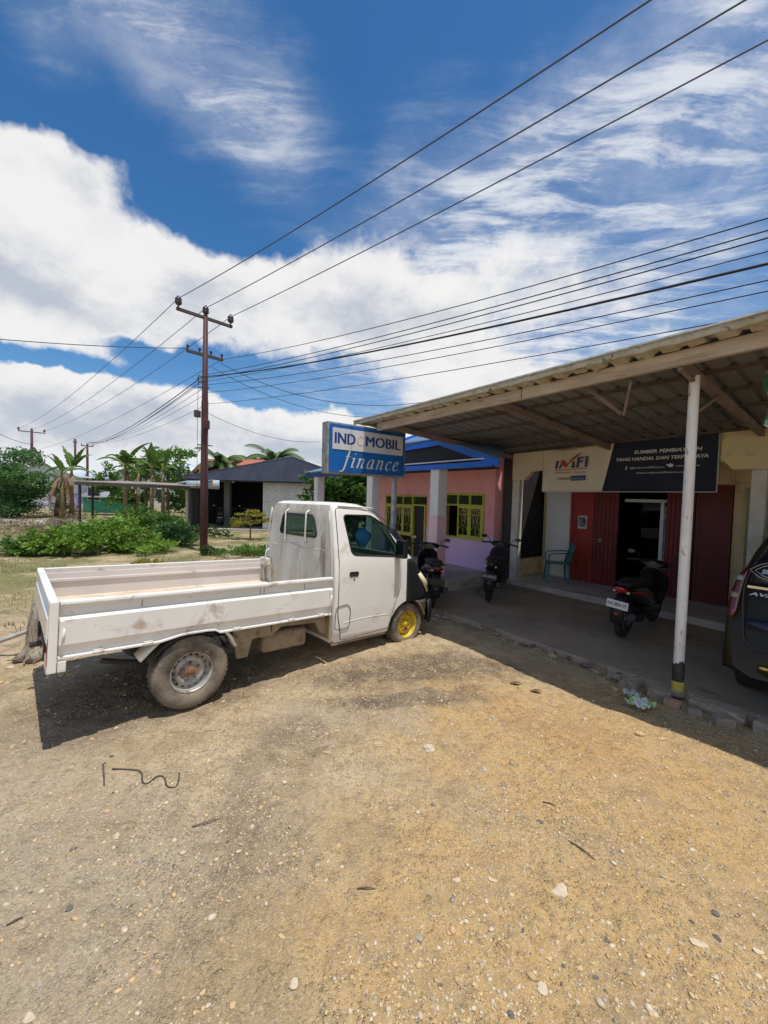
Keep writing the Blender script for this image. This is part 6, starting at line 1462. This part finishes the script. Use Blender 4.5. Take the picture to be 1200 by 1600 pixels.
def palm(lab, x, y, h, L, nf, seed):
    r = random.Random(seed); t = thing('coconut_palm', lab, 'palm tree', (x,y,0), 0, 'coconut palms behind the workshop')
    a = MB(); a.tube([V(0,0,0),V(.15,0,h*.5),V(0,0,h)], [.20,.15,.12], 8); a.build('trunk', bark, t)
    for k in range(nf):
        az = 2*PI*k/nf+r.uniform(-.2,.2); el = R(r.uniform(0,72)); d = V(math.cos(az)*math.cos(el), math.sin(az)*math.cos(el), math.sin(el)); p = V(0,0,h); side = V(-math.sin(az), math.cos(az),0); a = MB(); mids = [p.copy()]; l = L*r.uniform(.8,1.1)
        for i in range(22):
            s = i/22; p = p+d*l/22; d = (d+V(0,0,-.10)).normalized(); mids.append(p.copy())
            for sg2 in (-1,1):
                ll = l*.26*math.sin(PI*(s*.85+.12)); q = p+side*sg2*ll*.8+d*ll*.5+V(0,0,-ll*.45); w = d*.06*l/2; a.add([p-w, p+w, q], [(0,1,2)])
        a.tube(mids, .025, 4); a.build('frond', mat('palm_frond', (.06,.12,.025), .5, c2=(.10,.16,.04), sc_=1), t, fix=False)
palm('coconut palm to the right of the red roof', *lp3b(345,780,34).xy, 4.0, 2.6, 22, 1)
palm('tallest coconut palm above the navy gable', *lp3b(428,780,40).xy, 4.6, 3.4, 24, 2)
palm('smaller coconut palm left of the tallest one', *lp3b(396,780,42).xy, 4.3, 2.8, 20, 3)

# ------------------------------------------------------------------ small things in the yard
# cut stump with roots at the tail of the truck
st_ = thing('tree_stump', 'weathered grey brown tree stump with ragged roots behind the truck tailgate', 'stump', (-3.78,4.50,0), R(20)); st_.scale = (.82,.82,.85)
rows = []; r = random.Random(5)
for i, z in enumerate(np.linspace(0,.66,9)):
    row = []
    for k in range(22):
        q = 2*PI*k/22; rad = (.25-.11*(z/.66)**.6)*(1+.20*math.sin(3*q+1)+.10*math.sin(7*q+z*3)+.05*math.sin(13*q+z*9)) + (.07*max(0,(1-z/.14)) * (1+.6*math.sin(4*q)))*(z < .14)
        zz = z + (.10*math.sin(2*q+.5)+.05*math.sin(5*q) if i == 8 else 0); row.append(V(rad*math.cos(q), rad*math.sin(q), zz))
    rows.append(row)
a = MB(); a.loft(rows); a.build('trunk', mat('stump_wood', (.30,.24,.17), .95, c2=(.42,.37,.29), sc_=5, stretch=(3,3,.7), c3=(.07,.045,.03), sc3=6, lo3=.50, hi3=.62, bump=.02, bsc=14), st_)
for k in range(9):
    q = r.uniform(0,6.28); L_ = r.uniform(.10,.28); a = MB(); pts = [V(math.cos(q+.2*math.sin(t*4+k))*(.15+L_*t), math.sin(q+.2*math.sin(t*4+k))*(.15+L_*t), .12*(1-t)**2+.015) for t in np.linspace(0,1,6)]
    a.tube(pts, [.03*(1-.8*i/5) for i in range(6)], 7); a.build('root', mat('root_wood', (.26,.19,.12), .95, c2=(.16,.11,.07), sc_=8), st_)
gb_ = MB(); gb_.tube([V(-.9,.15,.05),V(-.55,.1,.16),V(-.2,.0,.30),V(.05,-.02,.42)], [.018,.026,.028,.02], 8); gb_.build('branch', mat('bleached_wood', (.42,.42,.42), .9, c2=(.3,.29,.27), sc_=6), st_)
for k in range(16):
    x_, y_ = -3.35+random.uniform(-.55,.35), 4.05+random.uniform(-.25,.35); stone(x_, y_, random.uniform(.02,.05), random.choice([0,1,1]), 'pale rubble stone lying around the foot of the tree stump', 'rubble around the stump')
# bent strip of rubber and its short straight piece
def g3(px, py, dz=.006): x, y = gpix(px, py); return V(x, y, gz(x,y)+dz)
strip_m = mat('rubber_strip', (.055,.045,.04), .8, c2=(.10,.085,.07), sc_=20)
path = [g3(*p) for p in ((175,1206),(190,1205),(205,1205),(216,1206),(222,1212),(222,1222),(226,1226),(234,1224),(243,1217),(252,1214),(258,1218),(260,1226),(267,1230),(275,1228),(279,1220),(280,1209))]
a = MB(); a.tube([path[0]]+[Vector(p) for p in smooth_path([tuple(q) for q in path],3)], .0048, 6, flat=.6); tag(a.build('rubber_strip', strip_m), 'dark rubber strip bent in waves on the dirt at left', 'strip')
a = MB(); a.tube([g3(165,1195),g3(161,1197),g3(162,1212),g3(163,1229)], .0048, 6, flat=.6); tag(a.build('rubber_strip', strip_m), 'short straight piece beside the wavy rubber strip', 'strip')
def twig(px0, py0, px1, py1, lab):
    a = MB(); p, q = g3(px0,py0), g3(px1,py1); a.tube([p, p.lerp(q,.5)+V(.004,.003,.004), q], [.003,.004,.002], 5); tag(a.build('twig', bark), lab, 'twig', 'twigs in the yard')
twig(558,1384,586,1385,'short dark twig lying level in the middle of the yard'); twig(888,1318,930,1350,'thin twig slanting on the ochre gravel at right'); twig(10,1446,36,1434,'twig near the left edge'); twig(300,1290,345,1278,'faint twig right of the wavy strip'); twig(848,1256,868,1263,'brown twig on the gravel right of centre')
# crushed packet against the kerb
lx, ly = gpix(1000,1106); lt_ = thing('litter_packet', 'crushed green and white drink packet lying against the broken kerb', 'litter', (lx,ly,.02), R(30))
rows = [[V((i-4)*.024, (j-3)*.03, .03+.018*math.sin(i*1.7+j*2.3)+.012*math.sin(i*.8-j*1.9)) for i in range(9)] for j in range(7)]
a = MB(); a.loft(rows, False, False, False); o = a.build('wrapper', mat('packet_print', (.60,.62,.60), .35, c2=(.28,.48,.18), sc_=9, lo=.48, hi=.54, c3=(.62,.60,.12), sc3=11, lo3=.58, hi3=.62), lt_); o.modifiers.new('t','SOLIDIFY').thickness = .003
lx, ly = gpix(985,1092); l2 = thing('litter_packet', 'smaller pale crumpled packet just behind the green one', 'litter', (lx,ly,.03), R(-20))
rows = [[V((i-3)*.022, (j-2)*.026, .03+.02*math.sin(i*2.1+j*1.3)) for i in range(7)] for j in range(5)]
a = MB(); a.loft(rows, False, False, False); o = a.build('wrapper', mat('packet_pale', (.42,.47,.42), .4, c2=(.3,.38,.3), sc_=12), l2); o.modifiers.new('t','SOLIDIFY').thickness = .003
# dry leaves on the ground
for k, (px, py, lab) in enumerate([(806,1071,'single orange dry leaf at the edge of the shade'),(838,1081,'second dry leaf right of the single orange one')]):
    p = g3(px,py,.01); a = MB(); a.loft([[p+V(-.06+.12*t, (s*.022)*math.sin(PI*t), .01*math.sin(PI*t)+.006*abs(s)) for t in np.linspace(0,1,6)] for s in (-1,0,1)], False, False); o = a.build('dry_leaf', dryl); o.modifiers.new('t','SOLIDIFY').thickness = .002; tag(o, lab, 'leaf', 'dry leaves by the shade edge')
# tufts of short grass in the open dirt at left
gm_ = MB(); r = random.Random(12)
for k in range(9000):
    x_ = r.uniform(-12,-3.2); y_ = r.uniform(4.8,12.5); dd = y_-x_*.9
    if dd < 9.3 or fbm(np.array([x_*.9]), np.array([y_*.9]), 31, 3)[0] < .52: continue
    b = V(x_,y_,gz(x_,y_)); az = r.uniform(0,6.28); l = r.uniform(.03,.09); gm_.add([b+V(.006*math.cos(az),.006*math.sin(az),0), b-V(.006*math.cos(az),.006*math.sin(az),0), b+V(r.uniform(-.03,.03),r.uniform(-.03,.03),l)], [(0,1,2)])
o = gm_.build('grass', mat('short_grass', (.14,.16,.04), .8, c2=(.32,.27,.12), sc_=1.5), None, fix=False); o['kind'] = 'stuff'; o['label'] = 'sparse short grass on the open dirt beyond the truck'
for o in bpy.data.objects:
    if o.name.startswith('tmp'): bpy.data.objects.remove(o)
